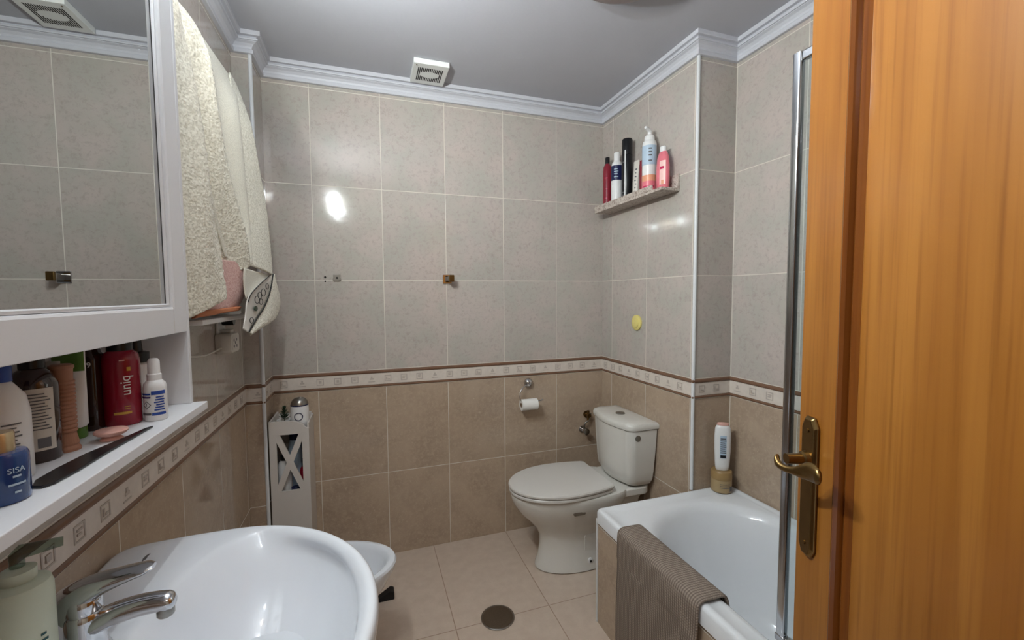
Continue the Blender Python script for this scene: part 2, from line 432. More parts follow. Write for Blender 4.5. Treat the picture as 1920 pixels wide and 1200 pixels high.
# ================================================================== the room
XL, XP, YP, YB, XR, YT, XR2, YF, ZCEIL = -0.498, -0.430, 2.046, 2.2337, 1.330, 1.477, 1.534, -0.13, 2.405
DX0, DX1, DZ = -0.24, 0.52, 2.06        # doorway
def wall(name, segs, z0=0.0, z1=ZCEIL):
    me = bpy.data.meshes.new(name); vs = []; fs = []; uvs = []
    for (ax, ay), (bx_, by), u0, *zz in segs:
        a, b = zz if zz else (z0, z1)
        L_ = math.hypot(bx_-ax, by-ay); k = len(vs)
        vs += [(ax, ay, a), (bx_, by, a), (bx_, by, b), (ax, ay, b)]; fs.append((k+3, k+2, k+1, k)[::-1])
        uvs += [(u0, a), (u0+L_, a), (u0+L_, b), (u0, b)]
    me.from_pydata(vs, [], fs); uv = me.uv_layers.new(name='UVMap')
    for p in me.polygons:
        for li in p.loop_indices: uv.data[li].uv = uvs[me.loops[li].vertex_index]
    return struct(objm(name, me, 'tiles', smooth=False))
wall('wall_left', [((XL, YF), (XL, YP), YF-1.069), ((XL, YP), (XP, YP), 0.12), ((XP, YP), (XP, YB), 0.05)])
wall('wall_back', [((XP, YB), (XR, YB), XP-0.080)])
wall('wall_right', [((XR, YB), (XR, YT), 1.810-YB), ((XR, YT), (XR2, YT), 0.05), ((XR2, YT), (XR2, YF), 1.1565-YT)])
wall('wall_front', [((XR2, YF), (DX1, YF), 0.02), ((DX1, YF), (DX0, YF), 0.1, DZ, ZCEIL), ((DX0, YF), (XL, YF), 0.03)])
struct(obj('floor', bx(XL-.02, XR2+.02, -1.9, YB+.02, -0.05, 0.0), 'floor', smooth=False))
struct(obj('ceiling', bx(XL-.02, XR2+.02, YF, YB+.02, ZCEIL, ZCEIL+.05), 'ceiling', smooth=False))
# hallway behind the camera (the added fill light comes in through the doorway)
bm = nb()
box(bm, -1.0, -0.9, -1.9, YF-.1, 0, 2.45); box(bm, 1.6, 1.7, -1.9, YF-.1, 0, 2.45); box(bm, -1.0, 1.7, -2.0, -1.9, 0, 2.45)
box(bm, -1.0, DX0-.02, YF-.1, YF-.005, 0, 2.45); box(bm, DX1+.02, 1.7, YF-.1, YF-.005, 0, 2.45); box(bm, DX0-.02, DX1+.02, YF-.1, YF-.005, DZ+.02, 2.45)
struct(obj('wall_hall', bm, 'plaster', smooth=False))
struct(obj('ceiling_hall', bx(-1.0, 1.7, -2.0, YF-.002, 2.45, 2.5), 'plaster', smooth=False))
bm = nb()
box(bm, DX0-.02, DX0, YF-.11, YF+.012, 0, DZ+.02); box(bm, DX1, DX1+.02, YF-.11, YF+.012, 0, DZ+.02); box(bm, DX0, DX1, YF-.11, YF+.012, DZ, DZ+.02)
struct(obj('trim_door_casing', bm, 'door', smooth=False, bevel=.003))

def sweep(bm, path, prof):
    P_ = [Vector((x, y)) for x, y in path]; n = len(P_); rings = []
    for i, p in enumerate(P_):
        d0 = (p-P_[i-1]).normalized() if i else None; d1 = (P_[i+1]-p).normalized() if i < n-1 else None
        f = lambda d: Vector((d.y, -d.x))
        if d0 is None: m = f(d1)
        elif d1 is None: m = f(d0)
        else:
            a, b = f(d0), f(d1); m = (a+b)/(1+a.dot(b))
        rings.append([(p.x+m.x*o, p.y+m.y*o, z) for o, z in prof])
    loft(bm, rings)
ROOM = [(XL, YF), (XL, YP), (XP, YP), (XP, YB), (XR, YB), (XR, YT), (XR2, YT), (XR2, YF)]
CR = [(0, 2.330), (.013, 2.330), (.015, 2.332), (.015, 2.344), (.011, 2.346), (.009, 2.350), (.012, 2.357), (.020, 2.366), (.031, 2.371), (.031, 2.373),
      (.037, 2.373), (.038, 2.379), (.034, 2.381), (.030, 2.384), (.034, 2.387), (.047, 2.388), (.048, 2.390), (.048, ZCEIL), (0, ZCEIL)]
def crown(name, pts):
    bm = nb(); sweep(bm, pts, CR); return struct(obj(name, bm, 'crown', smooth=False))
crown('trim_1', ROOM)
# decorative band: brown pencil tiles above and below a cream stone strip with square motifs
def pencil(z0, z1, t):
    return [(0, z0), (t*.7, z0+.001), (t, z0+(z1-z0)*.35), (t*.9, z1-(z1-z0)*.25), (t*.4, z1), (0, z1)]
bm = nb(); sweep(bm, ROOM, pencil(ZC-.0185, ZC-.002, .007)); struct(obj('trim_2', bm, 'pencil', smooth=False))
bm = nb(); sweep(bm, ROOM, pencil(ZS+.002, ZS+.0135, .006)); struct(obj('trim_3', bm, 'pencil', smooth=False))
bm = nb(); sweep(bm, ROOM, [(0, ZS+.0145), (.0025, ZS+.0145), (.0025, ZC-.0195), (0, ZC-.0195)]); struct(obj('trim_4', bm, 'band', smooth=False))
bm = nb(); zm = (ZC+ZS)/2-.002; rnd = random.Random(3)
def motif(c, t, nrm, k):
    def bar(u0, u1, v0, v1, h=.0012):
        q = []
        for d in (.0020, .0025+h):
            for u, v in ((u0, v0), (u1, v0), (u1, v1), (u0, v1)):
                q.append(bm.verts.new((c[0]+t[0]*u+nrm[0]*d, c[1]+t[1]*u+nrm[1]*d, zm+v)))
        for f in ((4, 5, 6, 7), (0, 1, 5, 4), (1, 2, 6, 5), (2, 3, 7, 6), (3, 0, 4, 7)): bm.faces.new([q[i] for i in f])
    a, w_ = .016, .0035
    if k % 4 == 3:
        bar(-a, a, -a, -a+w_); bar(-a*.5, a*.6, -.004, .003); bar(-.004, .004, .003, .012)
        return
    bar(-a, a, -a, -a+w_); bar(-a, a, a-w_, a); bar(-a, -a+w_, -a+w_, a-w_); bar(a-w_, a, -a+w_, a-w_)
    r = rnd.random()
    if r < .35: bar(-.006, .006, -.006, .006, .002)
    elif r < .7: bar(-.009, -.004, -.008, .007, .002); bar(-.002, .009, -.008, -.003, .002)
    else: bar(-.008, .008, .003, .007, .002); bar(-.008, .004, -.005, -.001, .002)
k = 0
for (ax, ay), (bx_, by) in zip(ROOM, ROOM[1:]):
    L_ = math.hypot(bx_-ax, by-ay); t = ((bx_-ax)/L_, (by-ay)/L_); nrm = (t[1], -t[0]); s = .045
    while s < L_-.02:
        motif((ax+t[0]*s, ay+t[1]*s), t, nrm, k); s += .079; k += 1
struct(obj('trim_5', bm, 'motif', smooth=False))
# white quarter round strips on the two projecting corners
def strip(name, cx, cy, z0, z1):
    bm = nb(); lathe(bm, [(.0075, z0), (.0075, z1)], 16, cx=cx, cy=cy); return struct(obj(name, bm, 'pvc'))
strip('trim_6', XP-.0015, YP+.0015, 0, 2.330); strip('trim_7', XR+.0015, YT+.0015, .481, 2.330)

# ------------------------------------------------------------------ door
dt = math.radians(200.0); E0 = Vector((0.738, 0.552)); DD = Vector((math.sin(dt), math.cos(dt))); DN = Vector((DD.y, -DD.x)); 
if DN.x > 0: DN = -DN            # points at the camera side
door = thing('door_1', None, None, (E0.x, E0.y, 0), 0, kind='structure')
door.rotation_euler = (0, 0, math.atan2(DD.y, DD.x))     # local x runs along the leaf towards the hinge
# local y axis = rotate +90 of DD ; camera side sign
SY = 1 if Vector((-DD.y, DD.x)).dot(DN) > 0 else -1
W_, T_ = 0.725, 0.038
def dbox(bm, x0, x1, y0, y1, z0, z1):
    a, b = sorted((SY*y0, SY*y1)); box(bm, x0, x1, a, b, z0, z1)
bm = nb()
dbox(bm, 0, .094, -T_, 0, .008, 2.04); dbox(bm, W_-.094, W_, -T_, 0, .008, 2.04); dbox(bm, .094, W_-.094, -T_, 0, .008, .20); dbox(bm, .094, W_-.094, -T_, 0, 1.93, 2.04)
obj('door_frame', bm, 'door', door, smooth=False, bevel=.002)
bm = nb()
for side in (0, 1):
    f = (lambda d: d) if side == 0 else (lambda d: -T_-d)
    R_ = []
    for ins, dpt in ((0, -.001), (.002, .006), (.007, .008), (.010, .003), (.0115, -.006), (.017, -.003), (.020, -.006), (.026, -.013), (.030, -.013)):
        R_.append([(x, SY*f(dpt), z) for x, z in ((.092+ins, .198+ins), (W_-.092-ins, .198+ins), (W_-.092-ins, 1.932-ins), (.092+ins, 1.932-ins))])
    loft(bm, R_, False, False)
obj('door_moulding', bm, 'doordark', door, smooth=False, bevel=0)
bm = nb(); dbox(bm, .116, W_-.116, -T_+.010, -.010, .224, 1.906); obj('door_panel', bm, 'door', door, smooth=False, bevel=.002)
# handle furniture, camera side and far side
for side in (0, 1):
    f = (lambda d: SY*d) if side == 0 else (lambda d: SY*(-T_-d))
    hx, hz = .035, 1.003
    oct_ = [(-.010, .124), (.010, .124), (.019, .108), (.019, -.108), (.010, -.124), (-.010, -.124), (-.019, -.108), (-.019, .108)]
    oct2 = [(u*.74, v*.965) for u, v in oct_]
    bm = nb()
    loft(bm, [[(hx+u, f(0.0005), hz+v) for u, v in oct_], [(hx+u, f(.004), hz+v) for u, v in oct_], [(hx+u, f(.009), hz+v) for u, v in oct2]])
    pl = obj('handle_plate', bm, 'brass', door, smooth=False, bevel=.0015)
    obj('screw', tb([(hx, f(.009), hz+.10), (hx, f(.0105), hz+.10)], .004, 10), 'brass', pl, loc=(0, 0, 0))
    obj('screw', tb([(hx, f(.009), hz-.10), (hx, f(.0105), hz-.10)], .004, 10), 'brass', pl)
    bm = nb(); zc = hz+.050
    tube(bm, [(hx, f(.008), zc), (hx, f(.016), zc), (hx, f(.018), zc), (hx, f(.044), zc)], [.014, .013, .009, .009], 16)
    obj('handle_neck', bm, 'brass', door)
    # curved lever, flattened, sweeping towards the hinge with a flared tip
    g = (lambda d: d) if side == 0 else (lambda d: -T_-d)
    pts = bez((hx-.004, g(.056), zc+.003), (hx+.004, g(.070), zc-.012), (hx+.030, g(.052), zc-.012), (hx+.048, g(.046), zc-.002), 10)+bez((hx+.048, g(.046), zc-.002), (hx+.060, g(.042), zc+.004), (hx+.072, g(.042), zc+.003), (hx+.088, g(.046), zc+.001), 8)[1:]
    rings = []
    for i, p in enumerate(pts):
        t = i/(len(pts)-1); a = .0055; b = .0105-.0045*math.sin(PI*min(1, t*1.8))+(.005*math.sin(PI*max(0, (t-.45)/.55)))
        if i in (0, len(pts)-1): a *= .45; b *= .35
        rings.append([(p[0], SY*(p[1]+a*math.cos(q)), p[2]+b*math.sin(q)) for q in [2*PI*k/12 for k in range(12)]])
    bm = nb(); loft(bm, rings); obj('handle_lever', bm, 'brass', door)
for z in (.25, 1.05, 1.80):
    bm = nb(); lathe(bm, [(.006, z-.04), (.007, z-.038), (.007, z+.038), (.006, z+.04)], 12, cx=W_+.003, cy=SY*(-.002)); obj('hinge', bm, 'brass', door)

# ------------------------------------------------------------------ bath
T0, T1, TY0, TY1, TZ = .853, XR2-.001, -.11, 1.4755, .48
struct(obj('wall_bath_front', bx(T0+.008, T0+.03, YF, TY1+.001, 0, TZ-.046), 'tiles', smooth=False))
ap = bpy.data.objects['wall_bath_front']; me = ap.data; uv = me.uv_layers.new(name='UVMap')
for p in me.polygons:
    for li in p.loop_indices:
        co = me.vertices[me.loops[li].vertex_index].co; uv.data[li].uv = (co.y-1.325+.0, co.z+.027)
bm = nb(); box(bm, T0+.03, XR+.01, TY1-.02, TY1+.001, 0, TZ-.046); o = struct(obj('wall_bath_end', bm, 'tiles', smooth=False)); uv = o.data.uv_layers.new(name='UVMap')
for p in o.data.polygons:
    for li in p.loop_indices:
        co = o.data.vertices[o.data.loops[li].vertex_index].co; uv.data[li].uv = (co.x-.9, co.z+.027)
struct(obj('trim_8', bx(T0+.0045, T0+.011, TY1-.005, TY1+.004, 0, TZ-.046), 'pvc', smooth=False))
tub = thing('bathtub', 'white built-in bathtub with a rounded rim behind the tiled front', 'bathtub', (0, 0, 0))
def tring(ins, z, r, extra=(0, 0, 0, 0)):
    return [(x, y, z) for x, y in rrect(T0+ins+extra[0], T1-ins-extra[1], TY0+ins+extra[2], TY1-ins-extra[3], r, 10)]
bm = nb()
rings = [tring(.012, TZ-.058, .012), tring(0, TZ-.056, .014), tring(0, TZ-.012, .016), tring(.004, TZ-.003, .018), tring(.010, TZ, .02), tring(.022, TZ, .022), tring(.026, TZ-.003, .024),
         tring(.040, TZ-.004, .04, (.02, 0, .02, .02)), tring(.052, TZ-.006, .22, (.022, .0, .04, .03)), tring(.062, TZ-.014, .24, (.024, 0, .045, .035)), tring(.072, TZ-.04, .25, (.026, 0, .05, .04)),
         tring(.085, TZ-.12, .24, (.03, 0, .06, .06)), tring(.10, TZ-.25, .22, (.03, 0, .07, .10)), tring(.115, TZ-.34, .19, (.03, 0, .08, .14)), tring(.14, TZ-.385, .16, (.03, 0, .1, .18)), tring(.19, TZ-.40, .11, (.03, 0, .1, .2)), tring(.25, TZ-.402, .04, (.02, 0, .1, .2))]
loft(bm, rings, False, True)
obj('tub_shell', bm, 'enamel', tub)
bm = nb(); lathe(bm, [(.03, TZ-.4015), (.03, TZ-.398), (.012, TZ-.397)], 20, cx=1.20, cy=.28); obj('drain_ring', bm, 'chrome', tub)

# bath mat draped over the rim
def grid(name, fn, nu, nv, m, parent=None, thick=.004, sub=1, uvs=None, off=0):
    me = bpy.data.meshes.new(name); vs = [fn(i/nu, j/nv) for j in range(nv+1) for i in range(nu+1)]
    fs = [(j*(nu+1)+i, j*(nu+1)+i+1, (j+1)*(nu+1)+i+1, (j+1)*(nu+1)+i) for j in range(nv) for i in range(nu)]
    me.from_pydata([tuple(v) for v in vs], [], fs)
    if uvs:
        uv = me.uv_layers.new(name='UVMap')
        for p in me.polygons:
            for li in p.loop_indices:
                k = me.loops[li].vertex_index; uv.data[li].uv = uvs((k % (nu+1))/nu, (k//(nu+1))/nv)
    o = objm(name, me, m, parent)
    s = o.modifiers.new('s', 'SOLIDIFY'); s.thickness = thick; s.offset = off
    if sub: q = o.modifiers.new('sub', 'SUBSURF'); q.levels = sub; q.render_levels = sub
    return o
prof = [(T0-.0105, .03), (T0-.0105, .15), (T0-.0105, .30), (T0-.0105, .40), (T0-.0105, .455), (T0-.0095, .474), (T0-.004, .486), (T0+.008, .491), (T0+.030, .490), (T0+.060, .489), (T0+.078, .488), (T0+.090, .482), (T0+.098, .468), (T0+.103, .445)]
cum = [0]
for a, b in zip(prof, prof[1:]): cum.append(cum[-1]+math.hypot(b[0]-a[0], b[1]-a[1]))
def pp(t):
    s = t*cum[-1]
    for i in range(len(cum)-1):
        if s <= cum[i+1]+1e-9:
            k = (s-cum[i])/(cum[i+1]-cum[i]); return (prof[i][0]+(prof[i+1][0]-prof[i][0])*k, prof[i][1]+(prof[i+1][1]-prof[i][1])*k)
    return prof[-1]
MY0, MY1 = .905, 1.300
def matf(u, v):
    x, z = pp(v); y = MY0+(MY1-MY0)*u
    return (x-.003*math.sin(u*9+v*3)*(1 if v < .6 else 0)-.0015, y+.004*math.sin(v*6), z)
o = grid('bath_mat', matf, 40, 60, 'mat', None, .007, 0, uvs=lambda u, v: (u*(MY1-MY0), v*cum[-1]))
tag(o, 'taupe ribbed cotton bath mat hanging over the bathtub rim', 'bath mat')

# shower screen
sc = thing('shower_screen', 'clear glass shower screen in a slim aluminium frame on the bathtub rim', 'shower screen', (.953, 0, 0))
sy0, sy1, sz0, sz1 = .02, .752, .4785, 1.890
bm = nb(); prism(bm, rrect(-.009, .009, sy1-.022, sy1, .006), sz0+.018, sz1, lambda u, v, t: (u, v, t)); obj('end_profile', bm, 'alu', sc)
obj('end_foot', bx(-.010, .010, sy1-.024, sy1+.001, sz0, sz0+.018), 'alu', sc, bevel=.003)
obj('top_rail', bx(-.008, .008, sy0+.02, sy1-.023, sz1-.022, sz1-.001), 'alu', sc, bevel=.003)
obj('bottom_rail', bx(-.009, .009, sy0+.02, sy1-.025, sz0, sz0+.020), 'alu', sc, bevel=.003)
obj('wall_profile', bx(-.010, .010, sy0-.12, sy0+.02, sz0, sz1), 'alu', sc, bevel=.003)
obj('glass_pane', bx(-.003, .003, sy0+.02, sy1-.022, sz0+.02, sz1-.022), 'glass', sc, smooth=False)

# ------------------------------------------------------------------ toilet
toi = thing('toilet', 'white close-coupled toilet with closed lid beside the bathtub', 'toilet', (XR, 1.882, 0), PI)   # local +x points into the room
def egg(xb, xf, hw, n=40, sq=2.3, back=.75):
    """egg outline: back at xb, front tip at xf"""
    xm = xb+(xf-xb)*.42; out = []
    for i in range(n):
        a = 2*PI*i/n; c, s = math.cos(a), math.sin(a)
        ee = 2/sq if c < 0 else 2/2.0
        if c >= 0: x = xm+(xf-xm)*abs(c)**1.0; y = hw*math.copysign(abs(s)**1.0, s)
        else: x = xm-(xm-xb)*abs(c)**(2/3.2); y = hw*math.copysign(abs(s)**(2/3.2), s)
        out.append((x, y))
    return out
def lidr(xb, xf, hw, z, n=14):
    xm = xb+(xf-xb)*.44; out = []
    for i in range(n*2+1):
        a = -PI/2+PI*i/(n*2); out.append((xm+(xf-xm)*math.cos(a), hw*math.sin(a), z))
    for t in (.25, .5, .75, .93): out.append((xm+(xb-xm)*t, hw*(1-.16*t*t), z))
    out.append((xb, hw*.80, z)); out.append((xb, 0, z)); out.append((xb, -hw*.80, z))
    for t in (.93, .75, .5, .25): out.append((xm+(xb-xm)*t, -hw*(1-.16*t*t), z))
    return out
def er(xb, xf, hw, z, **k): return [(x, y, z) for x, y in egg(xb, xf, hw, **k)]
bm = nb()
loft(bm, [er(.19, .565, .112, .0), er(.185, .578, .118, .006), er(.185, .576, .116, .02), er(.195, .562, .102, .06), er(.20, .553, .094, .12), er(.20, .556, .096, .17), er(.185, .575, .112, .205), er(.165, .61, .135, .245),
          er(.145, .655, .160, .29), er(.125, .685, .177, .335), er(.11, .697, .184, .365), er(.11, .70, .185, .385), er(.113, .696, .182, .392), er(.13, .66, .15, .393)])
obj('bowl', bm, 'ceramic_warm', toi)
bm = nb(); prism(bm, rrect(.012, .36, -.150, .150, .05), .350, .392, lambda u, v, t: (u, v, t)); obj('rear_shelf', bm, 'ceramic_warm', toi, bevel=.008)
bm = nb(); loft(bm, [[(x, y, z) for x, y in rrect(.06+a, .25-a*.3, -hw, hw, .03)] for z, hw, a in ((0, .10, .0), (.02, .098, 0), (.15, .085, .0), (.30, .10, -.02), (.354, .118, -.03))])
obj('trapway', bm, 'ceramic_warm', toi)
bm = nb(); loft(bm, [lidr(.238, .701, .184, .3945), lidr(.235, .705, .187, .398), lidr(.235, .705, .187, .406), lidr(.238, .701, .184, .4095)]); obj('seat_ring', bm, 'seat_plastic', toi)
bm = nb(); loft(bm, [lidr(.232, .701, .185, .4125), lidr(.228, .707, .190, .416), lidr(.228, .708, .191, .424), lidr(.232, .704, .187, .430), lidr(.25, .68, .165, .4335), lidr(.32, .60, .10, .4350)]); obj('seat_lid', bm, 'seat_plastic', toi)
for s in (-1, 1):
    obj('hinge', tb([(.226, s*.055-.018, .408), (.226, s*.055+.018, .408)], .011), 'seat_plastic', toi)
def tk(ins, z, xf=.0, yi=.0):
    pts = []
    x0, x1, hw = .006+ins, .190-ins+xf, .178-ins+yi
    for x, y in ((x0, -hw), ): pass
    # back straight, front bowed with round corners
    n = 10; out = [(x0, hw), (x0, -hw)]
    r = .045
    for i in range(n+1):
        a = -PI/2+PI/2*i/n; out.append((x1-r-.022+(r)*math.cos(a), -hw+r+r*math.sin(a)))
    for i in range(1, 12):
        t = -1+2*i/12; out.append((x1-.022+.022*(1-t*t), t*(hw-r)))
    for i in range(n+1):
        a = PI/2*i/n; out.append((x1-r-.022+r*math.cos(a), hw-r+r*math.sin(a)))
    return [(x, y, z) for x, y in out]
bm = nb(); loft(bm, [tk(.052, .394), tk(.036, .397), tk(.023, .407), tk(.015, .430), tk(.011, .47), tk(.004, .60), tk(.001, .682)]); obj('tank', bm, 'ceramic_warm', toi)
bm = nb(); loft(bm, [tk(.002, .684), tk(-.004, .686), tk(-.006, .692), tk(-.006, .706), tk(-.001, .716), tk(.012, .721), tk(.05, .724)]); obj('tank_lid', bm, 'ceramic_warm', toi)
bm = nb(); lathe(bm, [(.024, .7225), (.024, .727), (.022, .729), (.008, .7295)], 24, cx=.10, cy=0); fb = obj('flush_button', bm, 'flush', toi)
o = obj('side_cap', tb([(.115, .174, .648), (.115, .1775, .648), (.115, .1785, .648)], [.015, .015, .012], 20), 'flush', toi)
bm = nb(); prism(bm, rrect(.250, .360, .012, .19, .028), .086, .0975, lambda u, v, t: (u, t, v)); obj('side_recess', bm, 'ceramic_warm', toi, bevel=.003)
o = obj('fixing_cap', tb([(.332, .090, .045), (.332, .110, .045), (.332, .112, .045)], [.014, .014, .011], 18), 'white', toi)
obj('bolt_hole', tb([(.332, .1118, .045), (.332, .1128, .045)], .006, 14), 'darkhole', o)
# small slot under the rim on the visible side
bm = nb(); prism(bm, rrect(.395, .455, .322, .336, .006), .150, .1745, lambda u, v, t: (u, t, v)); obj('rim_slot', bm, 'bead', toi)

# supply valves between the tank and the back wall
vv = thing('angle_valve', 'chrome angle valve with a round knob on the back wall next to the toilet tank', 'valve', (1.195, YB, .54))
obj('wall_rose', tb([(0, -.0005, 0), (0, -.006, 0)], .022), 'chrome', vv); obj('valve_body', tb([(0, -.005, 0), (0, -.045, 0)], .010), 'chrome', vv)
obj('knob', tb([(0, -.044, 0), (0, -.047, 0), (0, -.062, 0), (0, -.066, 0)], [.010, .017, .019, .012]), 'steel', vv)
obj('hose', tb(bez((.0, -.03, .008), (0, -.03, .08), (.035, -.03, .02), (.037, -.035, .10), 16), .005), 'steel', vv)
vv = thing('pipe_cap', 'brown metal pipe fitting on the back wall above the angle valve', 'pipe fitting', (1.222, YB, .628))
obj('fitting_body', tb([(0, -.0005, 0), (0, -.008, 0), (0, -.010, 0), (0, -.042, 0)], [.020, .020, .012, .012]), 'brass', vv)
obj('fitting_nut', tb([(0, -.028, .028), (0, -.028, -.03)], [.008, .008]), 'brass', vv)

# ------------------------------------------------------------------ bidet
bd = thing('bidet', 'white ceramic bidet half hidden behind the washbasin', 'bidet', (XL, 1.565, 0), 0)
bm = nb()
loft(bm, [er(.10, .42, .105, 0), er(.095, .43, .11, .006), er(.10, .41, .098, .05), er(.10, .40, .09, .12), er(.08, .43, .10, .18), er(.04, .49, .135, .25), er(.02, .54, .16, .31), er(.012, .568, .177, .36), er(.01, .575, .182, .385), er(.014, .570, .179, .393),
          er(.03, .556, .165, .396), er(.10, .545, .152, .392), er(.13, .535, .143, .375), er(.15, .52, .132, .34), er(.18, .48, .105, .30), er(.24, .42, .06, .285), er(.30, .36, .02, .283)])
obj('bidet_bowl', bm, 'ceramic', bd)
bt = thing('bidet_tap', 'small chrome mixer tap on the rear deck of the bidet', 'tap', (XL+.065, 1.565, .3935))
obj('tap_body', lt([(.022, 0), (.022, .006), (.018, .01), (.018, .055), (.012, .062)], 20), 'chrome', bt)
obj('tap_spout', tb([(.0, 0, .035), (.05, 0, .045), (.09, 0, .042), (.1, 0, .03)], [.011, .010, .009, .009]), 'chrome', bt)
obj('tap_lever', tb([(0, 0, .06), (-.01, 0, .075), (.045, 0, .095)], [.010, .009, .006]), 'chrome', bt)
ds = thing('rubber_doorstop', 'small black rubber wedge on the floor beside the bidet', 'rubber wedge', (.045, 1.90, 0))
bm = nb(); prism(bm, [(-.045, .0), (.035, .0), (.035, .035), (.02, .042), (-.03, .012)], -.02, .02, lambda u, v, t: (u, t, v)); obj('wedge', bm, 'rubber', ds, smooth=False, bevel=.004)

# ------------------------------------------------------------------ floor drain
fd = thing('floor_drain', 'round brushed metal drain cover set in the beige floor', 'drain', (.481, 1.628, 0))
obj('drain_rim', lt([(.070, 0.0005), (.070, .003), (.067, .0045), (.063, .0035)], 48), 'steel', fd)
obj('drain_cover', lt([(.0625, .0035), (.062, .0042), (.030, .0048), (.001, .005)], 48), 'drainm', fd)

# ------------------------------------------------------------------ washbasin
BC = Vector((-.195, .742)); BY0, BY1, BXR = .410, 1.072, .006; RZ = .830
def r_out(a):
    c, s = math.cos(a), math.sin(a); lo, hi = 0, 1.2
    def inside(x, y):
        if x < XL+.001: return False
        if x < -.30: return abs(y-.741) <= .331-.012*max(0, (-.38-x)/.12)
        return ((x+.30)/.306)**2.0+(abs(y-.741)/.331)**2.0 <= 1
    for _ in range(40):
        m = (lo+hi)/2
        if inside(BC.x+c*m, BC.y+s*m): lo = m
        else: hi = m
    return lo
def r_in(a):
    c, s = math.cos(a), math.sin(a); ax_ = .186 if c > 0 else .158; by = .300
    return 1/((abs(c)/ax_)**2.25+(abs(s)/by)**2.25)**(1/2.25)
NB = 96
def br(f, z):
    out = []
    for i in range(NB):
        a = 2*PI*i/NB; r = f(a); zz = z(a) if callable(z) else z
        out.append((BC.x+r*math.cos(a), BC.y+r*math.sin(a), zz))
    return out
wb = thing('washbasin', 'large white ceramic washbasin with pedestal under the mirror cabinet', 'washbasin', (0, 0, 0))
bm = nb()
loft(bm, [br(lambda a: min(r_out(a)*.4, .13), .640), br(lambda a: r_out(a)*.62, .665), br(lambda a: r_out(a)*.84, .705), br(lambda a: r_out(a)*.955, .760), br(lambda a: r_out(a)*.99, .795), br(lambda a: r_out(a), .812), br(lambda a: r_out(a)-.002, .824), br(lambda a: r_out(a)-.007, .8295), br(lambda a: r_out(a)-.014, RZ),
          br(lambda a: max(r_in(a)+.012, min(r_out(a)-.03, r_in(a)+.03)) if r_out(a)-.02 > r_in(a)+.012 else r_out(a)-.02, RZ-.001), br(lambda a: min(r_in(a)+.004, r_out(a)-.026), RZ-.005), br(lambda a: min(r_in(a)-.006, r_out(a)-.034), RZ-.014), br(lambda a: r_in(a)*.89, RZ-.032), br(lambda a: r_in(a)*.80, RZ-.060), br(lambda a: r_in(a)*.69, RZ-.096), br(lambda a: r_in(a)*.54, RZ-.124), br(lambda a: r_in(a)*.37, RZ-.144), br(lambda a: r_in(a)*.2, RZ-.157), br(lambda a: .024, RZ-.159)], True, True)
obj('basin_bowl', bm, 'ceramic', wb, sub=1)
bm = nb(); loft(bm, [[(x, y, z) for x, y in rrect(-.40, -.13+k, .742-h, .742+h, .07)] for z, h, k in ((0, .10, .02), (.02, .10, .02), (.10, .085, 0), (.50, .085, 0), (.62, .11, .03), (.70, .14, .05))]); obj('pedestal', bm, 'ceramic', wb)
bm = nb(); lathe(bm, [(.022, RZ-.1585), (.022, RZ-.1555), (.018, RZ-.155), (.004, RZ-.156)], 24, cx=BC.x, cy=BC.y); obj('drain_ring', bm, 'chrome', wb)
bm = nb(); prism(bm, [(-.012, -.003), (-.004, -.0045), (.003, -.001), (.012, .001), (.006, .0035), (-.004, .002)], RZ-.0012, RZ+.0006, lambda u, v, t: (-.427+u*.3-v, 1.000+v*.3+u, t)); obj('maker_mark', bm, 'greytext', wb, smooth=False)

# faucet
fc = thing('basin_faucet', 'chrome single-lever faucet on the washbasin deck', 'faucet', (-.396, .752, RZ))
obj('faucet_base', lt([(.027, 0), (.027, .004), (.024, .008), (.0225, .03), (.022, .052), (.0215, .060), (.019, .064)], 28), 'chrome', fc)
pts = bez((.005, 0, .040), (.04, -.003, .056), (.075, -.012, .066), (.108, -.021, .067), 14)
bm = nb(); rings = []
for i, p in enumerate(pts):
    t = i/14; a = .0185-.004*t; b = .0165-.003*t
    rings.append([(p[0], p[1]+a*math.cos(q), p[2]+b*math.sin(q)) for q in [2*PI*k/16 for k in range(16)]])
rings.append([(x+.006, .8*(y-pts[-1][1])+pts[-1][1]-.001, .8*(z-pts[-1][2])+pts[-1][2]) for x, y, z in rings[-1]])
rings.append([(x+.003, .6*(y-pts[-1][1])+pts[-1][1]-.001, .6*(z-pts[-1][2])+pts[-1][2]) for x, y, z in rings[-1]])
loft(bm, rings); obj('spout', bm, 'chrome', fc)
bm = nb(); lathe(bm, [(.0095, .046), (.011, .048), (.011, .055), (.010, .062)], 20, cx=.104, cy=-.021); obj('aerator', bm, 'steel', fc)
bm = nb(); pts = bez((-.024, .004, .064), (-.008, .0, .098), (.04, -.006, .108), (.092, -.018, .122), 16); rings = []
for i, p in enumerate(pts):
    t = i/16; a = .017*(1-t)**.6+.010*t+.003; b = .020*(1-t)**1.0+.0055
    if i == 16: a *= .6; b *= .6
    rings.append([(p[0]-b*math.cos(q)*.5*(1-t), p[1]+a*math.sin(q), p[2]+b*math.cos(q)) for q in [2*PI*k/16 for k in range(16)]])
loft(bm, rings); obj('lever', bm, 'chrome', fc)
obj('lever_hub', lt([(.019, .062), (.0205, .066), (.020, .084), (.014, .092), (.004, .095)], 28), 'chrome', fc)

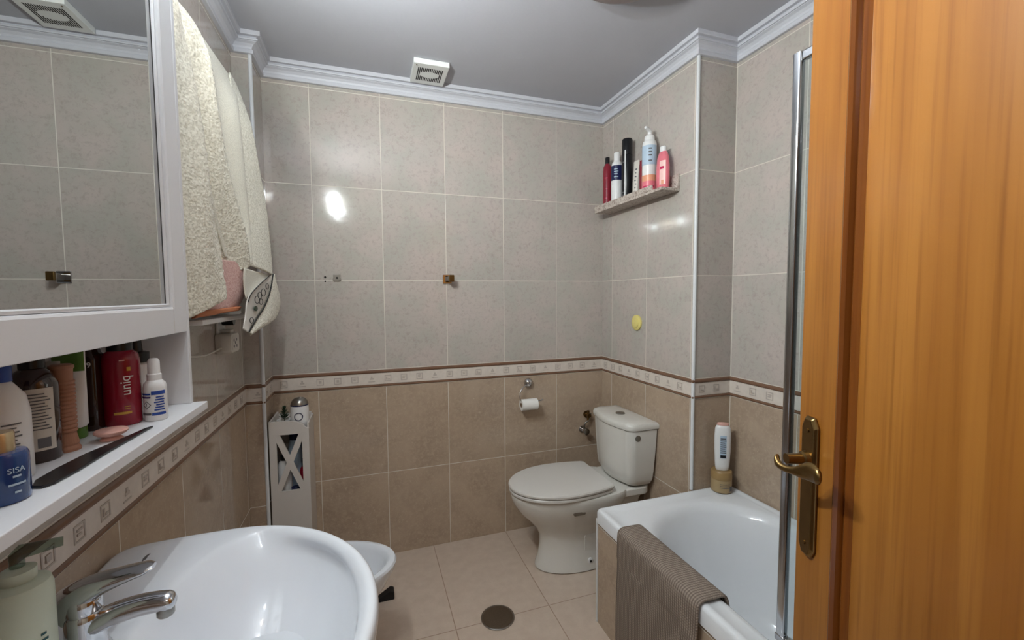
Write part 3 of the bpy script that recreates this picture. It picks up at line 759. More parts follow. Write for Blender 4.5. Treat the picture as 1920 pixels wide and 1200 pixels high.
# soap bottle
sb = thing('soap_dispenser', 'frosted pale green pump bottle of hand soap standing on the washbasin', 'soap bottle', (-.431, .698, RZ))
obj('bottle_body', lt([(.028, 0), (.0305, .004), (.031, .030), (.031, .138), (.0285, .147), (.022, .151), (.0175, .152)], 40), 'frosted', sb)
obj('pump_collar', lt([(.0165, .152), (.0170, .154), (.0170, .166), (.009, .170)], 28), 'frosted', sb)
obj('pump_head', tb([(0, 0, .168), (0, 0, .184), (.004, .003, .188), (.036, .020, .186)], [.007, .008, .0095, .006]), 'clearplastic', sb)
for i, zz in enumerate((.066, .074, .082, .058)):
    lab('printed_lines', 'tealtext', sb, .0312, .95+.05*i, 1.35-.06*(i % 3), zz, zz+.003)

# ------------------------------------------------------------------ mirror cabinet over the washbasin
SH = 1.109                                   # top of the open shelf
CY0, CY1, CF, CT = .500, 1.112, -.372, 2.150
cab = thing('mirror_cabinet', 'white wall cabinet with a framed mirror door and an open shelf below', 'mirror cabinet', (XL, 0, 0))
fx = CF-XL
def cb(name, x0, x1, y0, y1, z0, z1, m='whitewood', bev=.0015, par=cab): return obj(name, bx(x0, x1, y0, y1, z0, z1), m, par, smooth=False, bevel=bev)
cb('side_panel', .003, fx, CY1-.013, CY1, SH, CT); cb('side_panel', .003, fx, CY0, CY0+.013, SH, CT)
cb('back_panel', .0015, .006, CY0+.013, CY1-.013, SH, CT)
cb('bottom_shelf', .0015, fx+.026, CY0-.02, CY1+.002, SH-.017, SH)
cb('top_board', .0015, fx+.01, CY0-.005, CY1+.005, CT, CT+.018)
cb('inner_shelf', .006, fx-.030, CY0+.013, CY1-.013, 1.272, 1.284)
DY0, DY1, DZ0, DZ1 = CY0+.014, CY1-.0145, 1.268, CT-.004
bm = nb()
for ins_y, ins_z, x in (): pass
FR, FB = .062, .055
rr_ = []
for ins, x in ((0, fx-.0245), (0, fx-.001), (.001, fx), (FR-.006, fx), (FR-.002, fx-.002), (FR, fx-.0105), (FR, fx-.0245)):
    k = 1 if ins <= .001 else 0
    iz = ins*FB/FR if ins > .001 else ins
    rr_.append([(x, DY0+ins, DZ0+iz), (x, DY1-ins, DZ0+iz), (x, DY1-ins, DZ1-iz), (x, DY0+ins, DZ1-iz)])
loft(bm, rr_, False, False)
cdoor = obj('cabinet_door', bm, 'whitewood', cab, smooth=False, bevel=0)
# bead round the glass and the mirror itself
rr_ = []
for ins, x in ((FR, fx-.006), (FR+.004, fx-.0055), (FR+.006, fx-.010)):
    iz = ins-FR+FB; rr_.append([(x, DY0+ins, DZ0+iz), (x, DY1-ins, DZ0+iz), (x, DY1-ins, DZ1-iz), (x, DY0+ins, DZ1-iz)])
bm = nb(); loft(bm, rr_, False, False); obj('mirror_bead', bm, 'whitewood', cdoor, smooth=False)
obj('mirror', bx(fx-.0235, fx-.011, DY0+FR+.0005, DY1-FR-.0005, DZ0+FB+.0005, DZ1-FB-.0005), 'mirror', cdoor, smooth=False)
bm = nb(); box(bm, fx-.0005, fx+.0002, DY1-FR-.0005, DY1-FR+.0003, DZ0+.001, DZ0+FB-.001); obj('frame_joint', bm, 'offwhite', cdoor, smooth=False)

# lamp bar on top of the cabinet
lb = thing('cabinet_lamp_bar', 'white lamp bar with three small spotlights above the mirror cabinet', 'lamp', (0, 0, 0))
obj('mounting_rail', bx(XL+.02, CF+.004, .56, 1.10, CT+.0185, CT+.036), 'whitewood', lb, smooth=False, bevel=.003)
for x, y, z in LAMPS:
    obj('arm', tb([(-.40, y, CT+.03), (-.30, y, CT+.045), (-.265, y, CT+.01), (-.255, y, z+.035)], .006), 'chrome', lb)
    bm = nb(); R_ = []
    for r, d in ((.008, -.046), (.020, -.042), (.030, -.020), (.034, .0), (.033, .0), (.028, -.018), (.018, -.036), (.004, -.038)):
        R_.append([(x+d*.92-(r*math.sin(a))*.35, y+r*math.cos(a), z+r*math.sin(a)*.93+ d*-.35) for a in [2*PI*k/20 for k in range(20)]])
    loft(bm, R_); obj('lamp_cup', bm, 'chrome', lb)

# ------------------------------------------------------------------ ceiling lamp and vent
cl = thing('ceiling_lamp', 'unlit round opal glass ceiling lamp with a dusky shade', 'ceiling lamp', (.80, 1.198, ZCEIL))
obj('lamp_base', lt([(.15, -.0005), (.15, -.012), (.145, -.016)], 48), 'brass', cl)
obj('lamp_shade', lt([(.155, -.012), (.178, -.018), (.181, -.026), (.172, -.040), (.14, -.056), (.09, -.068), (.03, -.074), (.001, -.075)], 56), 'lampglass', cl)
vt = thing('ceiling_vent', 'square white plastic fan grille on the ceiling above the moulding', 'vent', (.303, 2.083, ZCEIL))
bm = nb(); box(bm, -.080, .080, -.093, .093, -.024, -.0005)
vbody = obj('vent_housing', bm, 'ventw', vt, smooth=False, bevel=.002)
n = 0
for i in range(-7, 8):
    x = i*.0078; L_ = math.sqrt(max(0, 1-(x/.072)**2))*.072; gap = math.sqrt(max(0, 1-(x/.045)**2))*.03 if abs(x) < .044 else 0
    for a, b in (((-.058, -gap), (gap, .058)) if gap > 0 else ((-.058, .058),)):
        if b-a > .004: obj('grille_slot', bx(x-.0022, x+.0022, a, b, -.0246, -.0225), 'darkhole', vt, smooth=False)
bm = nb(); lathe(bm, [(.003, -.0265), (.003, -.0238)], 12, cx=-.066, cy=-.078); obj('vent_screw', bm, 'bead', vt)

# ------------------------------------------------------------------ things on the back wall
def hook_base(name, label, cat, x, z): return thing(name, label, cat, (x, YB, z))
hk = hook_base('robe_hook', 'square chrome robe hook on the back wall, right of the mounting plate', 'hook', .400, 1.428)
obj('plate', bx(-.024, .024, -.007, -.0005, -.024, .024), 'chrome', hk, smooth=False, bevel=.002)
obj('hook_arm', bx(-.004, .020, -.055, -.0068, -.011, .012), 'steel', hk, smooth=False, bevel=.002)
obj('hook_lip', bx(-.002, .026, -.066, -.054, -.016, .020), 'brass', hk, smooth=False, bevel=.003)
mp_ = hook_base('mounting_plate', 'small square steel mounting plate without its hook on the back wall', 'mounting plate', -.137, 1.431)
bm = nb(); box(bm, -.016, .016, -.005, -.0005, -.016, .017); pl = obj('plate', bm, 'steel', mp_, smooth=False, bevel=.001)
obj('screw_hole', tb([(0, -.0048, 0), (0, -.0056, 0)], .005, 14), 'darkhole', mp_)
for a, b in ((-.018, -.012), (.012, .018)): obj('lug', bx(a, b, -.009, -.001, -.009, -.002), 'steel', mp_, smooth=False)
wh = hook_base('drill_holes', 'two small dark drill holes in the back wall tiles', 'holes', -.190, 1.431)
obj('hole', tb([(0, -.0004, .003), (0, -.0010, .003)], .0052, 14), 'darkhole', wh); obj('hole', tb([(0, -.0004, -.017), (0, -.0010, -.017)], .0038, 14), 'darkhole', wh)

ph = thing('toilet_paper_holder', 'chrome toilet paper holder with a curved wire arm', 'paper holder', (.850, YB, .846))
obj('wall_rose', tb([(0, -.0005, 0), (0, -.006, 0), (0, -.016, 0), (0, -.026, 0), (0, -.031, 0)], [.024, .027, .026, .017, .006], 28), 'chrome', ph)
obj('wire_arm', tb(bez((-.012, -.026, -.008), (-.07, -.05, -.012), (-.085, -.055, -.085), (-.045, -.058, -.098), 16)+[(.0, -.058, -.098), (.060, -.058, -.094), (.068, -.058, -.088)], .0032, 10), 'chrome', ph)
rl = thing('toilet_paper_roll', 'nearly finished white toilet paper roll on the chrome holder', 'toilet paper', (.835, YB-.058, .735))
bm = nb(); R_ = []
for r, x in ((.013, -.046), (.031, -.046), (.031, .046), (.013, .046), ): R_.append([(x, r*math.cos(a), r*math.sin(a)) for a in [2*PI*k/32 for k in range(32)]])
R_.append(R_[0]); loft(bm, R_, False, False); obj('paper', bm, 'paper', rl)
bm = nb(); R_ = []
for r, x in ((.0105, -.0465), (.0128, -.0465), (.0128, .0465), (.0105, .0465)): R_.append([(x, r*math.cos(a), r*math.sin(a)) for a in [2*PI*k/32 for k in range(32)]])
R_.append(R_[0]); loft(bm, R_, False, False); obj('core', bm, 'cardboard', rl)

yb = thing('yellow_wall_button', 'round yellow plastic disc stuck on the right wall tiles', 'wall disc', (XR, 1.884, 1.194))
obj('disc', tb([(-.0005, 0, 0), (-.008, 0, 0), (-.011, 0, 0)], [.040, .040, .036], 36), 'yellow', yb)
obj('disc_centre', tb([(-.0108, 0, 0), (-.014, 0, 0), (-.015, 0, 0)], [.026, .025, .021], 30), 'yellow', yb)

# ------------------------------------------------------------------ shelf on the right wall and its bottles
ws = thing('wall_shelf', 'speckled grey stone-look shelf on the right wall', 'shelf', (XR, 0, 0))
SX, SB = -.098, 1.8125
obj('shelf_board', bx(SX, -.0005, 1.578, 2.160, SB-.013, SB), 'marble', ws, smooth=False, bevel=.001)
obj('front_lip', bx(SX, SX+.009, 1.650, 2.160, SB, SB+.024), 'marble', ws, smooth=False, bevel=.001)
obj('back_lip', bx(-.011, -.0005, 1.578, 2.160, SB, SB+.062), 'marble', ws, smooth=False, bevel=.001)
def bottle(name, label, cat, loc, parts, rotz=0, group=None):
    t = thing(name, label, cat, loc, rotz, group)
    for pn, prof, m, *kw in parts:
        k = kw[0] if kw else {}
        obj(pn, lt(prof, 32, **k), m, t)
    return t
A_ = -1.02     # label angle that faces the camera from the right shelf (0 = -y, negative = towards -x)
bx_ = 1.283
t = bottle('shampoo_bottle', 'dark red bottle with black cap at the far left end of the wall shelf', 'bottle', (bx_, 2.108, SB),
    [('body', [(.021, 0), (.0245, .003), (.0245, .205), (.022, .235), (.014, .250), (.011, .253)], 'darkred'), ('cap', [(.0125, .252), (.0125, .285), (.0115, .287)], 'black')])
for i, z in enumerate((.06, .11, .17)): lab('printed_lines', 'magenta', t, .0247, -1.1, -.5, z, z+.004)
t = bottle('lotion_bottle', 'white bottle with a navy label and white cap on the wall shelf', 'bottle', (bx_, 2.012, SB),
    [('body', [(.026, 0), (.030, .004), (.030, .210), (.026, .228), (.016, .240)], 'white'), ('cap', [(.0165, .239), (.0165, .282), (.015, .284)], 'white')])
lab('navy_band', 'navy', t, .0302, -2.3, .8, .135, .212, n=24)
vtext('label_text', 'nivelle', .018, 'offwhite', t, (0, 0, .173), .0308, -.8) if False else None
for i, z in enumerate((.19, .178, .166, .15)): lab('printed_lines', 'paleblue', t, .0309, -1.1, -.45+.12*(i % 2), z, z+.0035)
t = bottle('hairspray_can', 'tall black can with a white stripe on the wall shelf', 'spray can', (bx_, 1.918, SB),
    [('body', [(.026, 0), (.0275, .003), (.0275, .235), (.026, .240)], 'black'), ('cap', [(.0268, .241), (.0268, .316), (.024, .322), (.012, .324)], 'black')])
lab('white_stripe', 'white', t, .0277, -1.06, -.88, .01, .262)
for i, z in enumerate((.035, .048, .20)): lab('printed_lines', 'greytext', t, .0277, -1.5, -1.2, z, z+.006)
t = thing('cream_tube', 'small white tube with grey pattern leaning up on the wall shelf', 'tube', (bx_, 1.838, SB))
bm = nb(); loft(bm, [[(r*math.cos(a)*sx_, r*math.sin(a), z) for a in [2*PI*k/24 for k in range(24)]] for r, sx_, z in ((.014, 1, 0), (.0145, 1, .02), (.018, 1, .022), (.020, .8, .08), (.022, .4, .14), (.023, .08, .172), (.023, .07, .19))]); obj('tube_body', bm, 'offwhite', t)
for i in range(7): lab('printed_marks', 'greytext', t, .0186+.0003*i, -1.3+.1*(i % 3), -.7-.15*(i % 2), .035+i*.018, .041+i*.018, sx=.92-.05*i if i < 6 else .5)
t = thing('soap_box', 'small dark pink carton behind the bottles on the wall shelf', 'box', (bx_+.008, 1.792, SB))
obj('carton', bx(-.012, .012, -.014, .014, 0, .180), 'darkred', t, smooth=False, bevel=.001)
t = bottle('mousse_bottle', 'white foam dispenser with pale blue and pink print on the wall shelf', 'bottle', (bx_, 1.735, SB),
    [('body', [(.031, 0), (.033, .004), (.033, .235), (.030, .246), (.024, .252)], 'white'), ('collar', [(.024, .251), (.0225, .272), (.016, .278)], 'white')])
lab('pale_blue_print', 'paleblue', t, .0333, -2.2, .6, .135, .225, n=24); lab('peach_print', 'peach', t, .0333, -2.2, .6, .060, .088, n=24); lab('pink_print', 'pink', t, .0333, -2.2, .6, .004, .060, n=24); lab('magenta_print', 'magenta', t, .0336, -1.6, .1, .028, .038)
for i, z in enumerate((.205, .19, .175, .15)): lab('printed_lines', 'greytext', t, .0338, -.75, -.30, z, z+.006)
bm = nb(); tube(bm, [(0, 0, .276), (0, 0, .296), (-.012, -.004, .302), (-.034, -.014, .306)], [.009, .011, .010, .006]); obj('pump_head', bm, 'white', t)
t = thing('body_milk_bottle', 'pink bottle with white cap at the right end of the wall shelf', 'bottle', (bx_, 1.636, SB))
bm = nb(); loft(bm, [[(r*math.cos(a)*.62, r*math.sin(a), z) for a in [2*PI*k/32 for k in range(32)]] for r, z in ((.030, 0), (.034, .004), (.037, .05), (.037, .10), (.032, .145), (.024, .165), (.019, .170))]); obj('body', bm, 'pink', t)
bm = nb(); loft(bm, [[(r*math.cos(a)*.72, r*math.sin(a), z) for a in [2*PI*k/28 for k in range(28)]] for r, z in ((.0165, .170), (.0165, .192), (.015, .194))]); obj('cap', bm, 'white', t)
lab('oval_label', 'palepink', t, .0376, -1.4, -.5, .02, .125, sx=.62); lab('magenta_word', 'magenta', t, .0380, -1.35, -.75, .088, .100, sx=.62)
lab('peach_drop', 'peach', t, .0380, -1.15, -.75, .022, .040, sx=.62)

# ------------------------------------------------------------------ bottles on the bath rim
t = thing('cream_jar', 'gold cream jar on the back corner of the bathtub rim', 'jar', (1.452, 1.432, TZ-.0005))
obj('jar_body', lt([(.038, 0), (.042, .003), (.0425, .052), (.041, .056)], 36), 'goldjar', t); obj('jar_lid', lt([(.0425, .056), (.0432, .060), (.0425, .088), (.040, .091)], 36), 'goldlid', t)
for i, z in enumerate((.040, .032, .024)): lab('printed_lines', 'greytext', t, .0428, -.9, .1, z, z+.002)
lab('barcode', 'greytext', t, .0428, .1, .5, .010, .030)
t = thing('conditioner_bottle', 'white oval bottle standing upside down on the gold jar', 'bottle', (1.453, 1.430, TZ+.0915), -.55)
bm = nb(); loft(bm, [[(r*math.cos(a), r*math.sin(a)*.55, z) for a in [2*PI*k/36 for k in range(36)]] for r, z in ((.024, 0), (.0265, .003), (.029, .02), (.033, .09), (.0335, .15), (.031, .185), (.027, .195), (.020, .199))]); obj('body', bm, 'white', t)
bm = nb(); loft(bm, [[(r*math.cos(a), r*math.sin(a)*.55, z) for a in [2*PI*k/28 for k in range(28)]] for r, z in ((.0245, .199), (.0245, .206), (.022, .208))]); obj('cap', bm, 'dustypink', t)
lab('text_block', 'paleblue', t, .0330, -.42, .36, .056, .156, sy=.56)
for i in range(8): lab('printed_lines', 'greytext', t, .0334, -.38, .32-.06*(i % 3), .078+i*.0088, .0832+i*.0088, sy=.56)
lab('barcode', 'black', t, .0334, -.36, .30, .058, .071, sy=.56)

# ------------------------------------------------------------------ slim storage cabinet in the back left corner
KX0, KX1, KY0, KY1, KZ = -.419, -.262, 2.050, 2.2315, .800
ca = thing('slim_storage_cabinet', 'tall narrow white cabinet with an X cut out of its front', 'cabinet', (0, 0, 0))
def kb(n, *a): return obj(n, bx(*a), 'greypaint', ca, smooth=False, bevel=.0012)
kb('side_panel', KX0, KX0+.008, KY0+.009, KY1, 0, KZ); kb('side_panel', KX1-.008, KX1, KY0+.009, KY1, 0, KZ-.02)
kb('back_panel', KX0+.008, KX1-.008, KY1-.006, KY1, .02, KZ-.01)
for z in (.03, .22, .43, KZ-.055): kb('shelf', KX0+.008, KX1-.008, KY0+.009, KY1-.006, z, z+.008)
# front panel with the X cutout: outer plate built from strips (top, bottom, stiles) and the two crossing bars
WX = KX1-KX0; zt, zb_ = .738, .486; m_ = .028
bm = nb(); F = lambda u, v, t: (KX0+u, KY0+t, v)
prism(bm, [(0, 0), (WX, 0), (WX, zb_), (0, zb_)], 0, .009, F)
prism(bm, [(0, zb_), (m_, zb_), (m_, zt), (0, zt)], 0, .009, F); prism(bm, [(WX-m_, zb_), (WX, zb_), (WX, zt), (WX-m_, zt)], 0, .009, F)
prism(bm, [(0, zt), (WX, zt), (WX, KZ-.045), (WX-.012, KZ-.036), (WX-.026, KZ-.020), (WX-.055, KZ-.006), (WX-.075, KZ-.004), (0, KZ)], 0, .009, F)
obj('front_panel', bm, 'greypaint', ca, smooth=False)
bw = .016; iw = WX-2*m_; ih = zt-zb_
for a, b in (((m_, zb_), (WX-m_, zt)), ((m_, zt), (WX-m_, zb_))):
    d = Vector((b[0]-a[0], b[1]-a[1])).normalized(); nn = Vector((-d.y, d.x))*bw*.75; a_ = Vector(a)-d*.012; b_ = Vector(b)+d*.012
    bm = nb(); q = 0.001 if a[1] == zb_ else 0.0014
    prism(bm, [tuple(a_+nn), tuple(a_-nn), tuple(b_-nn), tuple(b_+nn)], q, .0075+q, F); obj('cross_bar', bm, 'greypaint', ca, smooth=False)
# contents seen through the cutout
def simple(name, label, cat, loc, r, h, m, capm, caph=.03, capr=.6):
    return bottle(name, label, cat, loc, [('body', [(r*.9, 0), (r, .003), (r, h*.86), (r*.8, h*.95), (r*capr*.9, h)], m), ('cap', [(r*capr, h-.001), (r*capr, h+caph), (r*capr*.9, h+caph+.002)], capm)])
simple('white_bottle', 'tall white bottle on the left inside the slim storage cabinet', 'bottle', (-.372, 2.11, .4385), .028, .17, 'white', 'black', .02)
simple('clear_bottle', 'grey-white bottle with navy cap in the top of the slim storage cabinet', 'bottle', (-.335, 2.165, .4385), .030, .245, 'paleblue', 'navy', .025, .8)
simple('red_bottle', 'red bottle on the right inside the slim storage cabinet', 'bottle', (-.296, 2.14, .4385), .020, .12, 'red', 'black', .03)
simple('grey_jar', 'low grey jar with navy lid inside the slim storage cabinet', 'jar', (-.328, 2.090, .4385), .018, .03, 'offwhite', 'navy', .015, 1.0)
# plant and dispenser on top
TZK = KZ-.047
pp_ = thing('potted_plant', 'tiny dark green plant in a white pot on the slim storage cabinet', 'plant', (-.372, 2.145, TZK))
obj('pot', lt([(.026, 0), (.032, .028), (.033, .030), (.029, .030), (.027, .024)], 28), 'white', pp_)
obj('stem', tb([(0, 0, .02), (0, 0, .085)], .002, 8), 'leaf', pp_)
bm = nb(); rp = random.Random(5)
for i in range(46):
    h = .028+.062*(i/46); a = i*2.4; L_ = .030*(1-.72*(i/46)); up = .008
    p0 = Vector((0, 0, h)); d = Vector((math.cos(a), math.sin(a), .25+rp.random()*.5)).normalized(); s = d.cross(Vector((0, 0, 1))).normalized()*.0045
    q = [p0+d*.002, p0+d*L_*.5+s, p0+d*L_, p0+d*L_*.5-s]; tp = [v+Vector((0, 0, .0015)) for v in q]
    loft(bm, [q, tp])
obj('leaves', bm, 'leaf', pp_, smooth=False)
t = thing('air_freshener', 'white and silver capsule-shaped air freshener on the slim storage cabinet', 'air freshener', (-.303, 2.105, TZK))
obj('body', lt([(.034, 0), (.037, .004), (.0385, .04), (.038, .082), (.0365, .100)], 40), 'white', t)
obj('blue_ring', lt([(.0368, .0995), (.0372, .102), (.0368, .1045)], 40), 'navy', t)
obj('silver_dome', lt([(.0362, .104), (.034, .115), (.027, .127), (.016, .134), (.002, .137)], 40), 'steel', t)
bm = nb(); R_ = []
for a in [2*PI*k/32 for k in range(32)]:
    R_.append([( (.0388+dr)*math.sin(.0+ (.0165+w2)*math.cos(a)/.0385), -(.0388+dr)*math.cos((.0165+w2)*math.cos(a)/.0385), .055+(.0165+w2)*math.sin(a)) for w2, dr in ((-.0015, 0), (.0015, 0), (.0015, .001), (-.0015, .001))])
R_.append(R_[0]); loft(bm, R_, False, False); obj('ring_logo', bm, 'navy', t)

# ------------------------------------------------------------------ towel rack with the cream towel, left wall
tr = thing('towel_rack', 'white wall rack carrying the cream towel beside the mirror cabinet', 'towel rack', (0, 0, 0))
for y in (1.18, 1.835): obj('upright', tb([(-.468, y, 1.28), (-.468, y, 2.095)], .010), 'white', tr)
for z in (1.285, 1.55, 1.82, 2.085): obj('rail', tb([(-.462, 1.165, z), (-.462, 1.85, z)], .009), 'white', tr)
for y in (1.18, 1.835):
    for z in (1.33, 2.03): obj('wall_bracket', tb([(XL+.0005, y, z), (-.466, y, z)], .007), 'white', tr)
obj('lower_tray', bx(-.452, -.405, 1.30, 1.70, 1.268, 1.282), 'white', tr, smooth=False, bevel=.003)
def crv(pts, t):
    t = max(0, min(1, t))*(len(pts)-1); i = min(int(t), len(pts)-2); k = t-i
    g = lambda j: Vector(pts[max(0, min(len(pts)-1, j))])
    p0, p1, p2, p3 = g(i-1), g(i), g(i+1), g(i+2)
    return .5*((2*p1)+(-p0+p2)*k+(2*p0-5*p1+4*p2-p3)*k*k+(-p0+3*p1-3*p2+p3)*k**3)
def cloth(name, Lc, Rc, m, parent, fold=lambda u, v: 0, nu=28, nv=50, thick=.004, sub=1, terry=0):
    rn = random.Random(11)
    def f(u, v):
        p = crv(Lc, v).lerp(crv(Rc, v), u); p.x += fold(u, v)
        if terry: p.x += rn.uniform(-terry, terry); p.z += rn.uniform(-terry, terry)*.6; p.y += rn.uniform(-terry, terry)*.6
        return p
    return grid(name, f, nu, nv, m, parent, thick, sub)
tw = thing('bath_towel', 'thick cream terry towel draped over the rack beside the mirror cabinet', 'towel', (0, 0, 0))
cloth('front_flap', [(-.452, 1.122, 2.104), (-.42, 1.122, 2.03), (-.408, 1.124, 1.86), (-.402, 1.126, 1.66), (-.400, 1.135, 1.46), (-.396, 1.175, 1.272)],
      [(-.452, 1.395, 2.106), (-.416, 1.37, 2.02), (-.402, 1.388, 1.86), (-.398, 1.45, 1.71), (-.396, 1.545, 1.56), (-.400, 1.613, 1.445)], 'towel', tw,
      lambda u, v: min(1, v*4)*(.028*math.cos(2*PI*(u*1.5-.46-.10*v))+.006*math.sin(9*u+6*v)+.004*math.sin(23*u+11*v)), 60, 130, .009, 0, .0016)
cloth('back_flap', [(-.470, 1.122, 2.104), (-.480, 1.124, 1.98), (-.482, 1.124, 1.7), (-.482, 1.13, 1.40)],
      [(-.470, 1.80, 2.104), (-.480, 1.80, 1.98), (-.482, 1.80, 1.7), (-.482, 1.80, 1.40)], 'towelback', tw, lambda u, v: .003*math.sin(12*u), 24, 24, .003, 1)
cloth('top_fold', [(-.472, 1.122, 2.100), (-.4625, 1.122, 2.110), (-.450, 1.122, 2.102)], [(-.472, 1.812, 2.099), (-.462, 1.812, 2.108), (-.428, 1.812, 2.097)], 'towelback', tw, lambda u, v: 0, 24, 8, .003, 1)
cloth('middle_flap', [(-.450, 1.15, 2.102), (-.432, 1.22, 1.95), (-.424, 1.30, 1.75), (-.418, 1.44, 1.56), (-.412, 1.50, 1.462)],
      [(-.428, 1.808, 2.102), (-.400, 1.70, 1.96), (-.392, 1.71, 1.78), (-.384, 1.71, 1.62), (-.374, 1.682, 1.452)], 'towelback', tw,
      lambda u, v: min(1, v*3)*(.014*math.sin(2*PI*u*2.4+1.2*v)-.006*math.cos(13*u)*v), 44, 50, .004, 1)
cloth('middle_hem', [(-.411, 1.50, 1.475), (-.409, 1.50, 1.461)], [(-.370, 1.684, 1.466), (-.369, 1.683, 1.450)], 'towelback', tw, lambda u, v: 0.001, 12, 3, .006, 0)
cloth('side_flap', [(-.420, 1.70, 2.095), (-.408, 1.67, 1.96), (-.396, 1.69, 1.78), (-.386, 1.68, 1.62), (-.372, 1.63, 1.447)],
      [(-.428, 1.808, 2.102), (-.384, 1.79, 1.965), (-.372, 1.843, 1.814), (-.364, 1.895, 1.675), (-.352, 1.882, 1.51), (-.348, 1.868, 1.427)], 'towel', tw,
      lambda u, v: .006*math.sin(PI*u)*v, 26, 60, .005, 0, .0007)
hem = [(-.3465, 1.862, 1.429), (-.3475, 1.80, 1.36), (-.3485, 1.70, 1.305), (-.349, 1.585, 1.268), (-.349, 1.52, 1.245), (-.350, 1.492, 1.234)]
cloth('folded_corner', hem, [(-.345, 1.866, 1.430), (-.343, 1.945, 1.37), (-.342, 1.968, 1.311), (-.343, 1.86, 1.258), (-.346, 1.64, 1.236), (-.350, 1.515, 1.222)], 'towel', tw,
      lambda u, v: .006*math.sin(PI*u), 20, 40, .004, 0, .0006)
pb = cloth('patterned_border', [(-.352, 1.845, 1.425), (-.354, 1.72, 1.395), (-.357, 1.58, 1.355), (-.358, 1.53, 1.325), (-.358, 1.51, 1.29), (-.358, 1.475, 1.245)], hem, 'offwhite', tw, lambda u, v: -.001, 12, 30, .003, 0)
o = cloth('inner_side', [(-.366, 1.55, 1.434), (-.368, 1.545, 1.40), (-.368, 1.55, 1.36), (-.364, 1.55, 1.335)], [(-.354, 1.86, 1.424), (-.356, 1.80, 1.41), (-.358, 1.70, 1.385), (-.360, 1.58, 1.345)], 'towelback', tw, lambda u, v: -.004*math.sin(PI*u), 12, 12, .003, 0)
# dark stitched lines and rings of the border
obj('dark_hem_line', tb([(p[0]+.0032, p[1], p[2]) for p in [crv(hem, i/24) for i in range(25)]], .0024, 8), 'rubber', tw)
Lb = [(-.352, 1.845, 1.425), (-.354, 1.72, 1.395), (-.357, 1.58, 1.355), (-.358, 1.53, 1.325)]
obj('dark_edge_line', tb([(p[0]+.0032, p[1], p[2]) for p in [crv(Lb, i/16) for i in range(17)]], .0016, 8), 'rubber', tw)
for y, z, r in ((1.765, 1.380, .010), (1.70, 1.357, .013), (1.645, 1.347, .011), (1.605, 1.332, .012), (1.66, 1.325, .010), (1.525, 1.268, .009)):
    obj('dark_ring', tb([(-.3458, y+r*2.4*math.cos(a), z+r*math.sin(a)) for a in [2*PI*k/24 for k in range(25)]], .0011, 6), 'rubber', pb)
obj('olive_dot', tb([(-.3495, 1.588, 1.302), (-.3450, 1.588, 1.302)], .0001, 6), 'rubber', pb) if False else None
bm = nb(); lo_ = [(-.3455, 1.588+.020*math.cos(a), 1.3035+.0085*math.sin(a)) for a in [2*PI*k/24 for k in range(24)]]; loft(bm, [lo_, [(x-.0025, y, z) for x, y, z in lo_]]); obj('dark_dot', bm, 'leaf', pb, smooth=False)

pc = thing('pink_cloth', 'folded pink cloth with orange hem peeking out below the cream towel', 'cloth', (0, 0, 0))
cloth('cloth_fold', [(-.425, 1.30, 1.45), (-.425, 1.30, 1.38), (-.425, 1.28, 1.300)], [(-.385, 1.61, 1.455), (-.378, 1.635, 1.38), (-.392, 1.58, 1.310)], 'pinkcloth', pc, lambda u, v: .004*math.sin(8*u+3*v), 24, 16, .010, 1)
cloth('orange_hem', [(-.424, 1.30, 1.305), (-.424, 1.28, 1.288)], [(-.388, 1.545, 1.312), (-.392, 1.535, 1.300)], 'orangetrim', pc, lambda u, v: .004+.003*math.sin(8*u), 16, 3, .010, 0)

# socket with a boxy multi plug, cable to the rack
so = thing('wall_socket', 'white wall socket plate on the left wall under the towel', 'socket', (XL, 1.745, 1.232))
obj('socket_plate', bx(.0005, .010, -.040, .040, -.022, .060), 'white', so, smooth=False, bevel=.003)
obj('black_plug', tb([(.010, .01, .026), (.045, .01, .026)], .017), 'black', so)
pg = thing('multi_plug', 'white boxy adapter plug hanging below the towel on the left wall', 'plug', (XL, 1.745, 1.180))
bm = nb(); loft(bm, [[(x, y, z) for y, z in rrect(-.052+k, .052-k, -.036+k, .036-k, .012)] for x, k in ((.001, .002), (.004, 0), (.040, 0), (.048, .004))]); obj('plug_body', bm, 'offwhite', pg)
bm = nb(); loft(bm, [[(x, y, z) for y, z in rrect(-.034, .034, -.024, .024, .006)] for x in (.0475, .0488)]); obj('socket_face', bm, 'greypaint', pg, smooth=False)
for y, z in ((-.015, .010), (.015, .010), (-.015, -.012), (.015, -.012), (0, 0)): obj('pin_hole', tb([(.0485, y, z), (.0492, y, z)], .0055, 12), 'greytext', pg)
obj('plug_neck', bx(.008, .040, -.020, .022, .036, .048), 'offwhite', pg, smooth=False, bevel=.003)
obj('cable', tb(bez((.020, -.052, -.012), (.02, -.12, -.015), (.015, -.22, -.030), (.012, -.34, .0), 20)+bez((.012, -.34, .0), (.012, -.37, .01), (.02, -.40, .05), (.03, -.42, .095), 8)[1:], .003, 8), 'offwhite', pg)

